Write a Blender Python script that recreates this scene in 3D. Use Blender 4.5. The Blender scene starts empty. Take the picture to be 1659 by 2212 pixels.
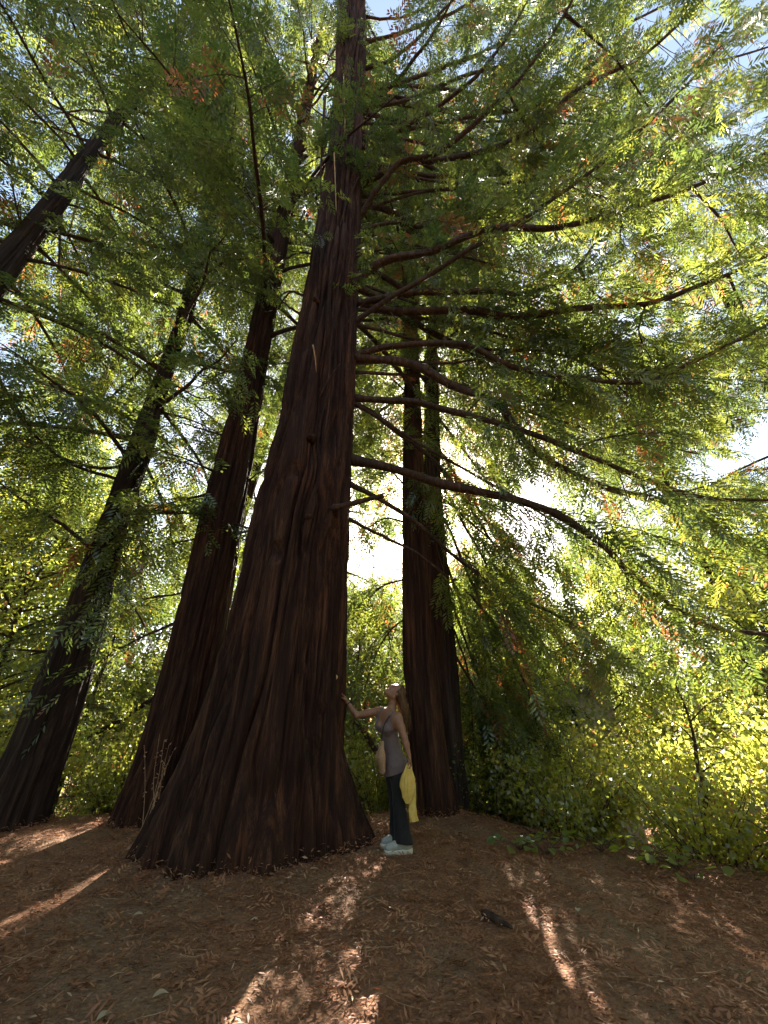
import bpy, math, random
import numpy as np
from mathutils import Vector, Matrix

random.seed(7)
rng = np.random.default_rng(7)
scene = bpy.context.scene
COL = scene.collection

# ---------------------------------------------------------------- camera
CAM_H, PITCH = 1.2, math.radians(29.0)
cam_data = bpy.data.cameras.new("camera")
cam_data.sensor_fit = 'VERTICAL'
cam_data.sensor_height = 34.6
cam_data.sensor_width = 25.95
cam_data.lens = 13.0
cam_data.clip_start = 0.05
cam_data.clip_end = 1500
cam = bpy.data.objects.new("camera", cam_data)
cam.location = (0, 0, CAM_H)
cam.rotation_euler = (math.pi / 2 + PITCH, 0, 0)
COL.objects.link(cam)
scene.camera = cam

# ---------------------------------------------------------------- light
SUN_EL, SUN_AZ = math.radians(33), math.radians(5.0)
SUN_DIR = Vector((math.sin(SUN_AZ) * math.cos(SUN_EL), math.cos(SUN_AZ) * math.cos(SUN_EL), math.sin(SUN_EL)))
world = bpy.data.worlds.new("World")
scene.world = world
world.use_nodes = True
wn = world.node_tree
wn.nodes.clear()
sky = wn.nodes.new("ShaderNodeTexSky")
sky.sky_type = 'NISHITA'
sky.sun_disc = False
sky.sun_elevation = SUN_EL
sky.sun_rotation = SUN_AZ
sky.air_density = 1.0
sky.dust_density = 1.3
bg = wn.nodes.new("ShaderNodeBackground")
bg.inputs[1].default_value = 0.063
wo = wn.nodes.new("ShaderNodeOutputWorld")
warm = wn.nodes.new("ShaderNodeMix")  # the camera's warm daylight balance
warm.data_type = 'RGBA'
warm.blend_type = 'MULTIPLY'
warm.inputs[0].default_value = 1.0
warm.inputs[7].default_value = (1.04, 0.96, 0.86, 1)
wn.links.new(sky.outputs[0], warm.inputs[6])
wn.links.new(warm.outputs[2], bg.inputs[0])
wn.links.new(bg.outputs[0], wo.inputs[0])

sun_data = bpy.data.lights.new("sun", 'SUN')
sun_data.energy = 5.0
sun_data.angle = math.radians(0.53)
sun_data.color = (1.0, 0.93, 0.82)
sun = bpy.data.objects.new("sun", sun_data)
sun.rotation_euler = (-SUN_DIR).to_track_quat('-Z', 'Y').to_euler()
COL.objects.link(sun)

scene.view_settings.view_transform = 'Standard'
scene.view_settings.look = 'None'
scene.view_settings.gamma = 1.0
scene.view_settings.use_curve_mapping = False
scene.view_settings.exposure = 3.1
scene.render.engine = 'CYCLES'
cy = scene.cycles
cy.max_bounces = 8
cy.diffuse_bounces = 4
cy.glossy_bounces = 2
cy.transmission_bounces = 5
cy.transparent_max_bounces = 4
cy.sample_clamp_indirect = 6.0
cy.use_denoising = True

# ---------------------------------------------------------------- pixel -> place helpers
FPX = 13.0 / 34.6 * 2212.0
CP, SP = math.cos(PITCH), math.sin(PITCH)
CAM = np.array([0.0, 0.0, CAM_H])


def ray(x, y):
    u, v = x - 829.5, 1106.0 - y
    return np.array([u, FPX * CP - v * SP, v * CP + FPX * SP])


def at_y(x, y, Y):
    d = ray(x, y)
    return CAM + d * (Y / d[1])


def at_z(x, y, Z):
    d = ray(x, y)
    return CAM + d * ((Z - CAM_H) / d[2])


def unit(a):
    return a / np.maximum(np.linalg.norm(a, axis=-1, keepdims=True), 1e-9)


# ---------------------------------------------------------------- noise
def vnoise(x, y, z, seed=0):
    x, y, z = np.broadcast_arrays(np.asarray(x, float), np.asarray(y, float), np.asarray(z, float))
    xi, yi, zi = np.floor(x).astype(np.int64), np.floor(y).astype(np.int64), np.floor(z).astype(np.int64)
    fx, fy, fz = x - xi, y - yi, z - zi
    fx, fy, fz = fx * fx * (3 - 2 * fx), fy * fy * (3 - 2 * fy), fz * fz * (3 - 2 * fz)

    def h(a, b, c):
        n = (a * 374761393 + b * 668265263 + c * 1442695041 + seed * 974711) & 0xFFFFFFFF
        n = ((n ^ (n >> 13)) * 1274126177) & 0xFFFFFFFF
        n = (n ^ (n >> 16)) & 0xFFFF
        return n / 32767.5 - 1.0

    def lx(b, c):
        return h(xi, b, c) * (1 - fx) + h(xi + 1, b, c) * fx

    def ly(c):
        return lx(yi, c) * (1 - fy) + lx(yi + 1, c) * fy

    return ly(zi) * (1 - fz) + ly(zi + 1) * fz


# ---------------------------------------------------------------- objects
def link(o, parent=None):
    COL.objects.link(o)
    if parent is not None:
        o.parent = parent
    return o


def thing(name, label, cat, loc=(0, 0, 0), group=None):
    o = bpy.data.objects.new(name, None)
    o.empty_display_size = 0.2
    o.location = Vector([float(c) for c in loc])
    COL.objects.link(o)
    tag(o, label, cat, group)
    return o


def tag(o, label=None, cat=None, group=None, kind=None):
    if label:
        o["label"] = label
    if cat:
        o["category"] = cat
    if group:
        o["group"] = group
    if kind:
        o["kind"] = kind
    return o


def make_mesh(name, verts, faces, tint=None, smooth=False):
    """verts (n,3); faces (m,k) all of one size"""
    verts = np.ascontiguousarray(verts, dtype=np.float32)
    faces = np.ascontiguousarray(faces, dtype=np.int32)
    m, k = faces.shape
    me = bpy.data.meshes.new(name)
    me.vertices.add(len(verts))
    me.vertices.foreach_set("co", verts.ravel())
    me.loops.add(m * k)
    me.loops.foreach_set("vertex_index", faces.ravel())
    me.polygons.add(m)
    me.polygons.foreach_set("loop_start", np.arange(0, m * k, k, dtype=np.int32))
    me.polygons.foreach_set("loop_total", np.full(m, k, dtype=np.int32))
    if smooth:
        me.polygons.foreach_set("use_smooth", np.ones(m, dtype=bool))
    if tint is not None:
        at = me.attributes.new("tint", 'FLOAT', 'FACE')
        at.data.foreach_set("value", np.ascontiguousarray(tint, dtype=np.float32))
    me.update(calc_edges=True)
    return me


def obj(name, verts, faces, mat, parent=None, tint=None, smooth=False):
    """one mesh object; verts in world space, moved into the parent's space"""
    verts = np.asarray(verts, float)
    off = np.zeros(3)
    if parent is not None:
        p = parent
        while p is not None:
            off = off + np.array(p.location)
            p = p.parent
    o = None
    me = make_mesh(name, verts - off, faces, tint, smooth)
    me.materials.append(mat)
    o = bpy.data.objects.new(name, me)
    return link(o, parent)


class Bag:
    """collects quads from several sources into one mesh"""

    def __init__(self):
        self.v, self.f, self.t, self.n = [], [], [], 0

    def add(self, v, f, t=None):
        v = np.asarray(v, float).reshape(-1, 3)
        f = np.asarray(f)
        self.v.append(v)
        self.f.append(f + self.n)
        self.t.append(np.full(len(f), 0.5) if t is None else np.broadcast_to(np.asarray(t, float), (len(f),)))
        self.n += len(v)

    def build(self, name, mat, parent=None, smooth=False):
        if not self.v:
            return None
        return obj(name, np.concatenate(self.v), np.concatenate(self.f), mat, parent, np.concatenate(self.t), smooth)


# ---------------------------------------------------------------- curves and tubes
def smooth_path(pts, n):
    pts = np.asarray(pts, float)
    if len(pts) == 2:
        t = np.linspace(0, 1, n)[:, None]
        return pts[0] * (1 - t) + pts[1] * t
    p = np.vstack([2 * pts[0] - pts[1], pts, 2 * pts[-1] - pts[-2]])
    seg = np.linalg.norm(np.diff(pts, axis=0), axis=1)
    cum = np.concatenate([[0], np.cumsum(seg)])
    s = np.linspace(0, cum[-1], n)
    i = np.clip(np.searchsorted(cum, s, side='right') - 1, 0, len(seg) - 1)
    t = ((s - cum[i]) / np.maximum(seg[i], 1e-9))[:, None]
    a, b, c, d = p[i], p[i + 1], p[i + 2], p[i + 3]
    return 0.5 * ((2 * b) + (-a + c) * t + (2 * a - 5 * b + 4 * c - d) * t * t + (-a + 3 * b - 3 * c + d) * t ** 3)


def interp_path(path, t):
    """points on polyline (k,3) at parameters t in 0..1 by index"""
    x = np.clip(np.asarray(t, float), 0, 1) * (len(path) - 1)
    i = np.minimum(x.astype(int), len(path) - 2)
    f = (x - i)[:, None]
    return path[i] * (1 - f) + path[i + 1] * f


def tangents(path):
    return unit(np.gradient(path, axis=0))


def tube(path, rad, sides=8, rough=0.0, cap=True, seed=0):
    path = np.asarray(path, float)
    k = len(path)
    rad = np.broadcast_to(np.asarray(rad, float), (k,))
    T = tangents(path)
    ref = np.array([0, 0, 1.0]) if abs(T[0][2]) < 0.9 else np.array([1.0, 0, 0])
    N = np.zeros_like(path)
    n = unit(np.cross(T[0], ref))
    for i in range(k):
        n = unit(n - T[i] * np.dot(n, T[i]))
        N[i] = n
    B = np.cross(T, N)
    a = np.linspace(0, 2 * np.pi, sides, endpoint=False)
    r = np.repeat(rad[:, None], sides, 1)
    if rough:
        ii, jj = np.meshgrid(np.arange(k) * 0.37, np.cos(a) * 1.7, indexing='ij')
        jj2 = np.broadcast_to(np.sin(a) * 1.7, (k, sides))
        r = r * (1 + rough * vnoise(ii, jj, jj2, seed) + rough * 0.6 * vnoise(ii * 2.7, jj * 2, jj2 * 2, seed + 1))
    v = path[:, None, :] + r[..., None] * (np.cos(a)[None, :, None] * N[:, None, :] + np.sin(a)[None, :, None] * B[:, None, :])
    v = v.reshape(-1, 3)
    i, j = np.meshgrid(np.arange(k - 1), np.arange(sides), indexing='ij')
    j2 = (j + 1) % sides
    f = np.stack([i * sides + j, i * sides + j2, (i + 1) * sides + j2, (i + 1) * sides + j], -1).reshape(-1, 4)
    if cap:
        c0, c1 = len(v), len(v) + 1
        v = np.vstack([v, path[0] - T[0] * rad[0] * 0.2, path[-1] + T[-1] * rad[-1] * 0.3])
        jj = np.arange(sides)
        j2 = (jj + 1) % sides
        # closing fans written as quads over two sides (sides is even)
        e = np.arange(0, sides, 2)
        f0 = np.stack([np.full(len(e), c0), (e + 2) % sides, (e + 1) % sides, e], -1)
        o = (k - 1) * sides
        f1 = np.stack([np.full(len(e), c1), o + e, o + (e + 1) % sides, o + (e + 2) % sides], -1)
        f = np.vstack([f, f0, f1])
    return v, f


def thin_tubes(P, r0, r1):
    """many three-sided twigs: P (N,K,3), r0/r1 (N,)"""
    N_, K = P.shape[:2]
    T = unit(np.gradient(P, axis=1))
    ref = np.array([0.13, 0.21, 0.97])
    A = unit(np.cross(T, ref))
    B = np.cross(T, A)
    t = np.linspace(0, 1, K)[None, :]
    r = (np.asarray(r0)[:, None] * (1 - t) + np.asarray(r1)[:, None] * t)[..., None, None]
    ang = np.array([0, 2.0944, 4.18879])
    v = P[:, :, None, :] + r * (np.cos(ang)[None, None, :, None] * A[:, :, None, :] + np.sin(ang)[None, None, :, None] * B[:, :, None, :])
    base = (np.arange(N_) * K * 3)[:, None, None]
    i = (np.arange(K - 1) * 3)[None, :, None]
    j = np.arange(3)[None, None, :]
    j2 = (j + 1) % 3
    f = np.stack([base + i + j, base + i + j2, base + i + 3 + j2, base + i + 3 + j], -1).reshape(-1, 4)
    return v.reshape(-1, 3), f


# ---------------------------------------------------------------- leaves
def leaf_quads(base, dirn, norm, length, width, fold=0.15, mid=0.5):
    dirn = unit(dirn)
    side = unit(np.cross(dirn, norm))
    nn = np.cross(side, dirn)
    L = np.asarray(length)[..., None]
    W = np.asarray(width)[..., None]
    m = base + dirn * L * mid + nn * W * fold
    v = np.stack([base, m + side * W * 0.5, base + dirn * L, m - side * W * 0.5], -2)
    n = v.reshape(-1, 4, 3).shape[0]
    return v.reshape(-1, 3), np.arange(n * 4).reshape(-1, 4)


def sprays(P, D, Nn, L, tint, leaflets=11, width=0.085, spread=0.82, ll=0.37, jit=0.18):
    """flat redwood sprays: two rows of leaflets along a short stem"""
    n = len(P)
    D = unit(D)
    side = unit(np.cross(D, Nn))
    Nn = np.cross(side, D)
    s = np.linspace(0.08, 1.0, leaflets)
    sgn = np.where(np.arange(leaflets) % 2 == 0, 1.0, -1.0)
    ang = np.full(leaflets, spread)
    ang[-1] = 0.05
    prof = 0.55 + 0.75 * np.sin(np.pi * np.clip(s * 0.85 + 0.1, 0, 1))
    base = P[:, None, :] + D[:, None, :] * (L[:, None] * s[None, :])[..., None] - np.array([0, 0, 1.0]) * (L[:, None] * 0.18 * s[None, :] ** 2)[..., None]
    d = D[:, None, :] * np.cos(ang)[None, :, None] + side[:, None, :] * (np.sin(ang) * sgn)[None, :, None]
    d = d + rng.normal(0, jit * 0.5, d.shape)
    nrm = np.broadcast_to(Nn[:, None, :], d.shape) + rng.normal(0, jit, d.shape)
    ln = L[:, None] * ll * prof[None, :] * rng.uniform(0.75, 1.2, (n, leaflets))
    v, f = leaf_quads(base, d, nrm, ln, L[:, None] * width * np.ones((1, leaflets)))
    t = (tint[:, None] + rng.normal(0, 0.05, (n, leaflets))).ravel()
    return v, f, np.clip(t, 0, 1)


def tint_values(n, lo=0.2, hi=0.78, dead=0.03):
    t = rng.uniform(lo, hi, n)
    return np.where(rng.random(n) < dead, rng.uniform(0.93, 1.0, n), np.clip(t, 0, 0.84))


def foliate(limb, crown, twigs, spacing=0.2, t0=0.2, tw_len=(0.5, 1.1), droop=0.35, step=0.085, spray=(0.14, 0.26),
            leaflets=13, dens=1.0, dead=0.03, lo=0.22, hi=0.8, twig_r=0.006, hang=0.0, fwd=0.65, width=0.105, bare=0.28):
    """twigs left and right along a limb, sprays left and right along each twig"""
    seglen = np.linalg.norm(np.diff(limb, axis=0), axis=1).sum()
    m = max(3, int(seglen * (1 - t0) / spacing))
    t = np.linspace(t0, 1.0, m) + rng.normal(0, 1.1 / m, m)
    p = interp_path(limb, t)
    T = interp_path(tangents(limb), t)
    side = unit(np.cross(T, np.array([0, 0, 1.0])))
    sg = np.where(np.arange(m) % 2 == 0, 1.0, -1.0)[:, None]
    d = T * rng.uniform(fwd * 0.6, fwd * 1.4, (m, 1)) + side * sg * rng.uniform(0.5, 1.0, (m, 1)) + np.array([0, 0, 1.0]) * rng.normal(-hang, 0.25, (m, 1)) + rng.normal(0, 0.16, (m, 3))
    d = unit(d)
    clump = 0.55 + 0.9 * np.clip(vnoise(p[:, 0] * 0.8, p[:, 1] * 0.8, p[:, 2] * 0.8, 5) * 0.8 + 0.5, 0, 1)
    ln = rng.uniform(tw_len[0], tw_len[1], m) * (1.05 - 0.45 * np.clip(t, 0, 1)) * clump
    K = 5
    s = np.linspace(0, 1, K)[None, :, None]
    sway = rng.normal(0, 0.12, (m, 1, 3))
    P = p[:, None, :] + d[:, None, :] * (ln[:, None, None] * s) + sway * ln[:, None, None] * s * s - np.array([0, 0, 1.0]) * (droop * ln[:, None, None] * s * s)
    v, f = thin_tubes(P, twig_r * (0.6 + ln), np.full(m, 0.0015))
    twigs.add(v, f)
    # sprays
    ns = np.maximum(2, (ln / step * dens).astype(int))
    idx = np.repeat(np.arange(m), ns)
    local = np.concatenate([np.linspace(bare, 1.0, q) for q in ns])
    x = local * (K - 1)
    i = np.minimum(x.astype(int), K - 2)
    fr = (x - i)[:, None]
    sp = P[idx, i] * (1 - fr) + P[idx, i + 1] * fr
    st = unit(P[idx, i + 1] - P[idx, i])
    ss = unit(np.cross(st, np.array([0, 0, 1.0])) + rng.normal(0, 0.15, st.shape))
    sg2 = np.where(np.arange(len(idx)) % 2 == 0, 1.0, -1.0)[:, None]
    tip = (local > 0.98)[:, None]
    sd = np.where(tip, st, st * 0.7 + ss * sg2 * rng.uniform(0.5, 1.0, (len(idx), 1))) + np.array([0, 0, 1.0]) * rng.normal(-0.12 - hang * 0.5, 0.2, (len(idx), 1))
    sn = (np.array([0, 0, 1.0]) + rng.normal(0, 0.3, (m, 3)))[idx] + rng.normal(0, 0.14, sd.shape)
    L = rng.uniform(spray[0], spray[1], len(idx))
    twt = tint_values(m, lo, hi, dead)
    tt = np.clip(twt[idx] + rng.normal(0, 0.07, len(idx)), 0, 1)
    tt = np.where(twt[idx] < 0.9, np.minimum(tt, 0.86), tt)
    v, f, t_ = sprays(sp, sd, sn, L, tt, leaflets, width)
    crown.add(v, f, t_)


# ---------------------------------------------------------------- materials
def new_mat(name):
    m = bpy.data.materials.new(name)
    m.use_nodes = True
    nt = m.node_tree
    nt.nodes.clear()
    return m, nt


def N(nt, typ, **kw):
    n = nt.nodes.new(typ)
    for k, v in kw.items():
        if k == 'inp':
            for a, b in v.items():
                n.inputs[a].default_value = b
        else:
            setattr(n, k, v)
    return n


def ramp(nt, fac, stops, interp='LINEAR'):
    r = nt.nodes.new("ShaderNodeValToRGB")
    r.color_ramp.interpolation = interp
    e = r.color_ramp.elements
    while len(e) < len(stops):
        e.new(0.5)
    for i, (p, c) in enumerate(stops):
        e[i].position = p
        e[i].color = (c[0], c[1], c[2], 1)
    if fac is not None:
        nt.links.new(fac, r.inputs[0])
    return r


def leaf_mat(name, refl, trans, mixf=0.5, gloss=0.06, rough=0.42):
    m, nt = new_mat(name)
    L = nt.links.new
    at = N(nt, "ShaderNodeAttribute", attribute_name="tint")
    c1 = ramp(nt, at.outputs["Fac"], refl)
    c2 = ramp(nt, at.outputs["Fac"], trans)
    d = N(nt, "ShaderNodeBsdfDiffuse")
    t = N(nt, "ShaderNodeBsdfTranslucent")
    g = N(nt, "ShaderNodeBsdfGlossy", inp={"Roughness": rough})
    g.inputs["Color"].default_value = (1, 1, 1, 1)
    L(c1.outputs[0], d.inputs[0])
    L(c2.outputs[0], t.inputs[0])
    mx = N(nt, "ShaderNodeMixShader", inp={0: mixf})
    L(d.outputs[0], mx.inputs[1])
    L(t.outputs[0], mx.inputs[2])
    m2 = N(nt, "ShaderNodeMixShader", inp={0: gloss})
    L(mx.outputs[0], m2.inputs[1])
    L(g.outputs[0], m2.inputs[2])
    o = N(nt, "ShaderNodeOutputMaterial")
    L(m2.outputs[0], o.inputs[0])
    return m


NEEDLE = leaf_mat("redwood_leaf",
                  [(0.0, (0.022, 0.045, 0.018)), (0.45, (0.04, 0.075, 0.02)), (0.85, (0.075, 0.11, 0.025)), (0.92, (0.17, 0.06, 0.025)), (1.0, (0.22, 0.07, 0.03))],
                  [(0.0, (0.05, 0.085, 0.02)), (0.45, (0.145, 0.195, 0.03)), (0.85, (0.36, 0.37, 0.045)), (0.92, (0.40, 0.14, 0.04)), (1.0, (0.45, 0.13, 0.04))])
BROAD = leaf_mat("broad_leaf",
                 [(0.0, (0.04, 0.08, 0.02)), (0.5, (0.06, 0.105, 0.022)), (0.86, (0.10, 0.125, 0.025)), (0.92, (0.18, 0.07, 0.03)), (1.0, (0.2, 0.09, 0.04))],
                 [(0.0, (0.20, 0.27, 0.04)), (0.5, (0.38, 0.43, 0.05)), (0.86, (0.56, 0.53, 0.06)), (0.92, (0.45, 0.18, 0.05)), (1.0, (0.5, 0.2, 0.06))], mixf=0.55)


SHRUB_LEAF = leaf_mat("shrub_leaf",
                      [(0.0, (0.05, 0.09, 0.025)), (0.5, (0.07, 0.11, 0.028)), (0.86, (0.11, 0.13, 0.03)), (0.92, (0.18, 0.07, 0.03)), (1.0, (0.2, 0.09, 0.04))],
                      [(0.0, (0.28, 0.36, 0.05)), (0.5, (0.48, 0.52, 0.07)), (0.86, (0.64, 0.60, 0.09)), (0.92, (0.45, 0.18, 0.05)), (1.0, (0.5, 0.2, 0.06))], mixf=0.65)


def bark_mat(name, dark, mid, light, scale=1.0, bump=0.6, tip=None):
    m, nt = new_mat(name)
    L = nt.links.new
    tc = N(nt, "ShaderNodeTexCoord")
    mp = N(nt, "ShaderNodeMapping", inp={"Scale": (11 * scale, 11 * scale, 0.55 * scale)})
    L(tc.outputs["Object"], mp.inputs[0])
    n1 = N(nt, "ShaderNodeTexNoise", inp={"Scale": 1.0, "Detail": 5.0, "Roughness": 0.6, "Distortion": 0.35})
    L(mp.outputs[0], n1.inputs["Vector"])
    mp2 = N(nt, "ShaderNodeMapping", inp={"Scale": (70 * scale, 70 * scale, 3 * scale)})
    L(tc.outputs["Object"], mp2.inputs[0])
    n2 = N(nt, "ShaderNodeTexNoise", inp={"Scale": 1.0, "Detail": 4.0, "Roughness": 0.7})
    L(mp2.outputs[0], n2.inputs["Vector"])
    n3 = N(nt, "ShaderNodeTexNoise", inp={"Scale": 0.8, "Detail": 3.0})
    L(tc.outputs["Object"], n3.inputs["Vector"])
    mx = N(nt, "ShaderNodeMath", operation='MULTIPLY_ADD', inp={1: 0.45})
    L(n2.outputs["Fac"], mx.inputs[0])
    mul = N(nt, "ShaderNodeMath", operation='MULTIPLY', inp={1: 0.6})
    L(n1.outputs["Fac"], mul.inputs[0])
    L(mul.outputs[0], mx.inputs[2])
    cr = ramp(nt, mx.outputs[0], [(0.36, dark), (0.52, mid), (0.68, light)])
    # slow change of hue between red and grey bark
    hue = ramp(nt, n3.outputs["Fac"], [(0.35, (0.92, 0.92, 0.94)), (0.62, (1.15, 0.97, 0.88))])
    mul2 = N(nt, "ShaderNodeMix", data_type='RGBA', blend_type='MULTIPLY', inp={0: 1.0})
    L(cr.outputs[0], mul2.inputs[6])
    L(hue.outputs[0], mul2.inputs[7])
    b = N(nt, "ShaderNodeBsdfPrincipled", inp={"Roughness": 0.9, "Specular IOR Level": 0.25})
    L(mul2.outputs[2], b.inputs["Base Color"])
    bp = N(nt, "ShaderNodeBump", inp={"Strength": bump, "Distance": 0.03})
    L(mx.outputs[0], bp.inputs["Height"])
    L(bp.outputs[0], b.inputs["Normal"])
    o = N(nt, "ShaderNodeOutputMaterial")
    L(b.outputs[0], o.inputs[0])
    return m


BARK_RED = bark_mat("redwood_bark", (0.008, 0.0031, 0.0017), (0.027, 0.0105, 0.0056), (0.10, 0.045, 0.023))
BARK_GREY = bark_mat("grey_redwood_bark", (0.007, 0.0042, 0.0034), (0.022, 0.0135, 0.0105), (0.065, 0.042, 0.031))
BARK_LIMB = bark_mat("limb_bark", (0.018, 0.011, 0.008), (0.045, 0.028, 0.02), (0.11, 0.07, 0.048), scale=1.6, bump=0.4)
BARK_PALE = bark_mat("pale_dead_wood", (0.16, 0.14, 0.12), (0.32, 0.29, 0.25), (0.5, 0.46, 0.4), bump=0.3)


def plain_mat(name, c1, c2, scale=20.0, rough=0.8, spec=0.3, bump=0.0, sheen=0.0, stretch=(1, 1, 1)):
    m, nt = new_mat(name)
    L = nt.links.new
    tc = N(nt, "ShaderNodeTexCoord")
    mp = N(nt, "ShaderNodeMapping", inp={"Scale": stretch})
    L(tc.outputs["Object"], mp.inputs[0])
    n1 = N(nt, "ShaderNodeTexNoise", inp={"Scale": scale, "Detail": 5.0, "Roughness": 0.6})
    L(mp.outputs[0], n1.inputs["Vector"])
    cr = ramp(nt, n1.outputs["Fac"], [(0.3, c1), (0.7, c2)])
    b = N(nt, "ShaderNodeBsdfPrincipled", inp={"Roughness": rough, "Specular IOR Level": spec, "Sheen Weight": sheen})
    L(cr.outputs[0], b.inputs["Base Color"])
    if bump:
        bp = N(nt, "ShaderNodeBump", inp={"Strength": bump, "Distance": 0.01})
        L(n1.outputs["Fac"], bp.inputs["Height"])
        L(bp.outputs[0], b.inputs["Normal"])
    o = N(nt, "ShaderNodeOutputMaterial")
    L(b.outputs[0], o.inputs[0])
    return m


TWIG = plain_mat("twig_wood", (0.05, 0.03, 0.02), (0.11, 0.07, 0.045), scale=12)
DRY = plain_mat("dry_stem", (0.3, 0.17, 0.09), (0.5, 0.34, 0.2), scale=12)


def ground_mat():
    m, nt = new_mat("forest_floor")
    L = nt.links.new
    tc = N(nt, "ShaderNodeTexCoord")
    n1 = N(nt, "ShaderNodeTexNoise", inp={"Scale": 26.0, "Detail": 8.0, "Roughness": 0.72, "Distortion": 1.2})
    n2 = N(nt, "ShaderNodeTexNoise", inp={"Scale": 0.9, "Detail": 4.0})
    n3 = N(nt, "ShaderNodeTexVoronoi", inp={"Scale": 45.0})
    for n in (n1, n2, n3):
        L(tc.outputs["Object"], n.inputs["Vector"])
    c1 = ramp(nt, n1.outputs["Fac"], [(0.3, (0.095, 0.040, 0.019)), (0.5, (0.22, 0.102, 0.05)), (0.7, (0.35, 0.18, 0.092))])
    c2 = ramp(nt, n1.outputs["Fac"], [(0.3, (0.13, 0.07, 0.036)), (0.55, (0.24, 0.14, 0.075)), (0.75, (0.33, 0.21, 0.125))])
    k = ramp(nt, n2.outputs["Fac"], [(0.48, (0, 0, 0)), (0.6, (1, 1, 1))])
    mx = N(nt, "ShaderNodeMix", data_type='RGBA')
    L(k.outputs[0], mx.inputs[0])
    L(c1.outputs[0], mx.inputs[6])
    L(c2.outputs[0], mx.inputs[7])
    b = N(nt, "ShaderNodeBsdfPrincipled", inp={"Roughness": 0.95, "Specular IOR Level": 0.2})
    L(mx.outputs[2], b.inputs["Base Color"])
    ad = N(nt, "ShaderNodeMath", operation='ADD')
    L(n1.outputs["Fac"], ad.inputs[0])
    L(n3.outputs["Distance"], ad.inputs[1])
    bp = N(nt, "ShaderNodeBump", inp={"Strength": 0.8, "Distance": 0.02})
    L(ad.outputs[0], bp.inputs["Height"])
    L(bp.outputs[0], b.inputs["Normal"])
    o = N(nt, "ShaderNodeOutputMaterial")
    L(b.outputs[0], o.inputs[0])
    return m


# ---------------------------------------------------------------- ground
MOUNDS = []  # (x, y, radius, height)


def edge_y(x):
    return np.interp(x, [-12, -5, -1, 0.5, 1.2, 2.0, 3.2, 5.0, 9.0], [7.0, 6.9, 6.9, 7.2, 7.2, 6.0, 4.5, 3.2, 2.0])


def gz(x, y):
    x = np.asarray(x, float)
    y = np.asarray(y, float)
    d = (y - edge_y(x))
    d = np.where(x > 1.5, d * 0.75, d)
    drop = np.where(d > 0, -0.26 * d * d / (d + 1.2), 0.0)
    drop = -4.5 * np.tanh(-drop / 4.5)
    far = np.clip((np.hypot(x, y) - 14) / 20, 0, 1)
    z = drop + 0.035 * vnoise(x * 0.9, y * 0.9, 0.3, 3) + 0.012 * vnoise(x * 3.1, y * 3.1, 0.7, 4) + far * 0.35 * vnoise(x * 0.12, y * 0.12, 0.1, 8)
    for mx, my, mr, mh in MOUNDS:
        z = z + mh * np.exp(-((x - mx) ** 2 + (y - my) ** 2) / (mr * mr))
    return z


MOUNDS += [(-1.3, 5.5, 1.35, 0.10), (0.85, 7.0, 0.75, 0.10), (-3.5, 6.7, 0.9, 0.05), (-4.9, 6.5, 0.9, 0.05), (0.12, 5.25, 0.25, -0.03)]
GROUND = ground_mat()


def build_ground():
    na = 260
    r = np.concatenate([np.linspace(0.0, 9, 110)[1:], 9 * 1.09 ** np.arange(1, 50)])
    a = np.linspace(0, 2 * np.pi, na, endpoint=False)
    R, A = np.meshgrid(r, a, indexing='ij')
    x, y = R * np.cos(A), 4.0 + R * np.sin(A)
    z = gz(x, y)
    v = np.stack([x, y, z], -1).reshape(-1, 3)
    k = len(r)
    i, j = np.meshgrid(np.arange(k - 1), np.arange(na), indexing='ij')
    j2 = (j + 1) % na
    f = np.stack([i * na + j, (i + 1) * na + j, (i + 1) * na + j2, i * na + j2], -1).reshape(-1, 4)
    c = len(v)
    v = np.vstack([v, [0, 4.0, float(gz(0, 4.0))]])
    e = np.arange(0, na, 2)
    f = np.vstack([f, np.stack([np.full(len(e), c), e, (e + 1) % na, (e + 2) % na], -1)])
    tag(obj("ground", v, f, GROUND, smooth=True), "brown forest floor of soil and old redwood litter", kind="structure")


build_ground()

# ---------------------------------------------------------------- trunks
def fit_trunk(rows, Y0, k):
    """rows (y, x_left, x_right) in photo pixels -> axis points and radii on the leaning plane Y = Y0 - k Z"""
    rows = np.array(rows, float)
    cx = (rows[:, 1] + rows[:, 2]) / 2

    def pts(c):
        out = []
        for x, y in zip(c, rows[:, 0]):
            d = ray(x, y)
            out.append(CAM + d * ((Y0 - CAM_H * k) / (d[1] + k * d[2])))
        return np.array(out)

    for _ in range(6):
        P = pts(cx)
        A = unit(np.gradient(P, axis=0))
        D = []
        for c in (1, 2):
            q = np.array([ray(x, y) for x, y in zip(rows[:, c], rows[:, 0])])
            n = np.cross(A, q)
            D.append(np.abs(np.einsum('ij,ij->i', P - CAM, n)) / np.linalg.norm(n, axis=1))
        dl, dr = D
        cx = cx + (rows[:, 2] - rows[:, 1]) / 2 * (dr - dl) / (dr + dl)
    return P, (dl + dr) / 2


class Trunk:
    def __init__(self, P, R, top=None):
        o = np.argsort(P[:, 2])
        self.P, self.R = P[o], R[o]
        if top is not None:  # carry the stem on to its height
            d = (self.P[-1] - self.P[-3])
            d = d / d[2]
            self.P = np.vstack([self.P, self.P[-1] + d * (top - self.P[-1][2])])
            self.R = np.append(self.R, self.R[-1] * 0.35)
        self.base = self.P[0]

    def axis(self, z):
        return np.stack([np.interp(z, self.P[:, 2], self.P[:, i]) for i in range(2)] + [np.asarray(z, float)], -1)

    def rad(self, z):
        return np.interp(z, self.P[:, 2], self.R)


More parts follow.
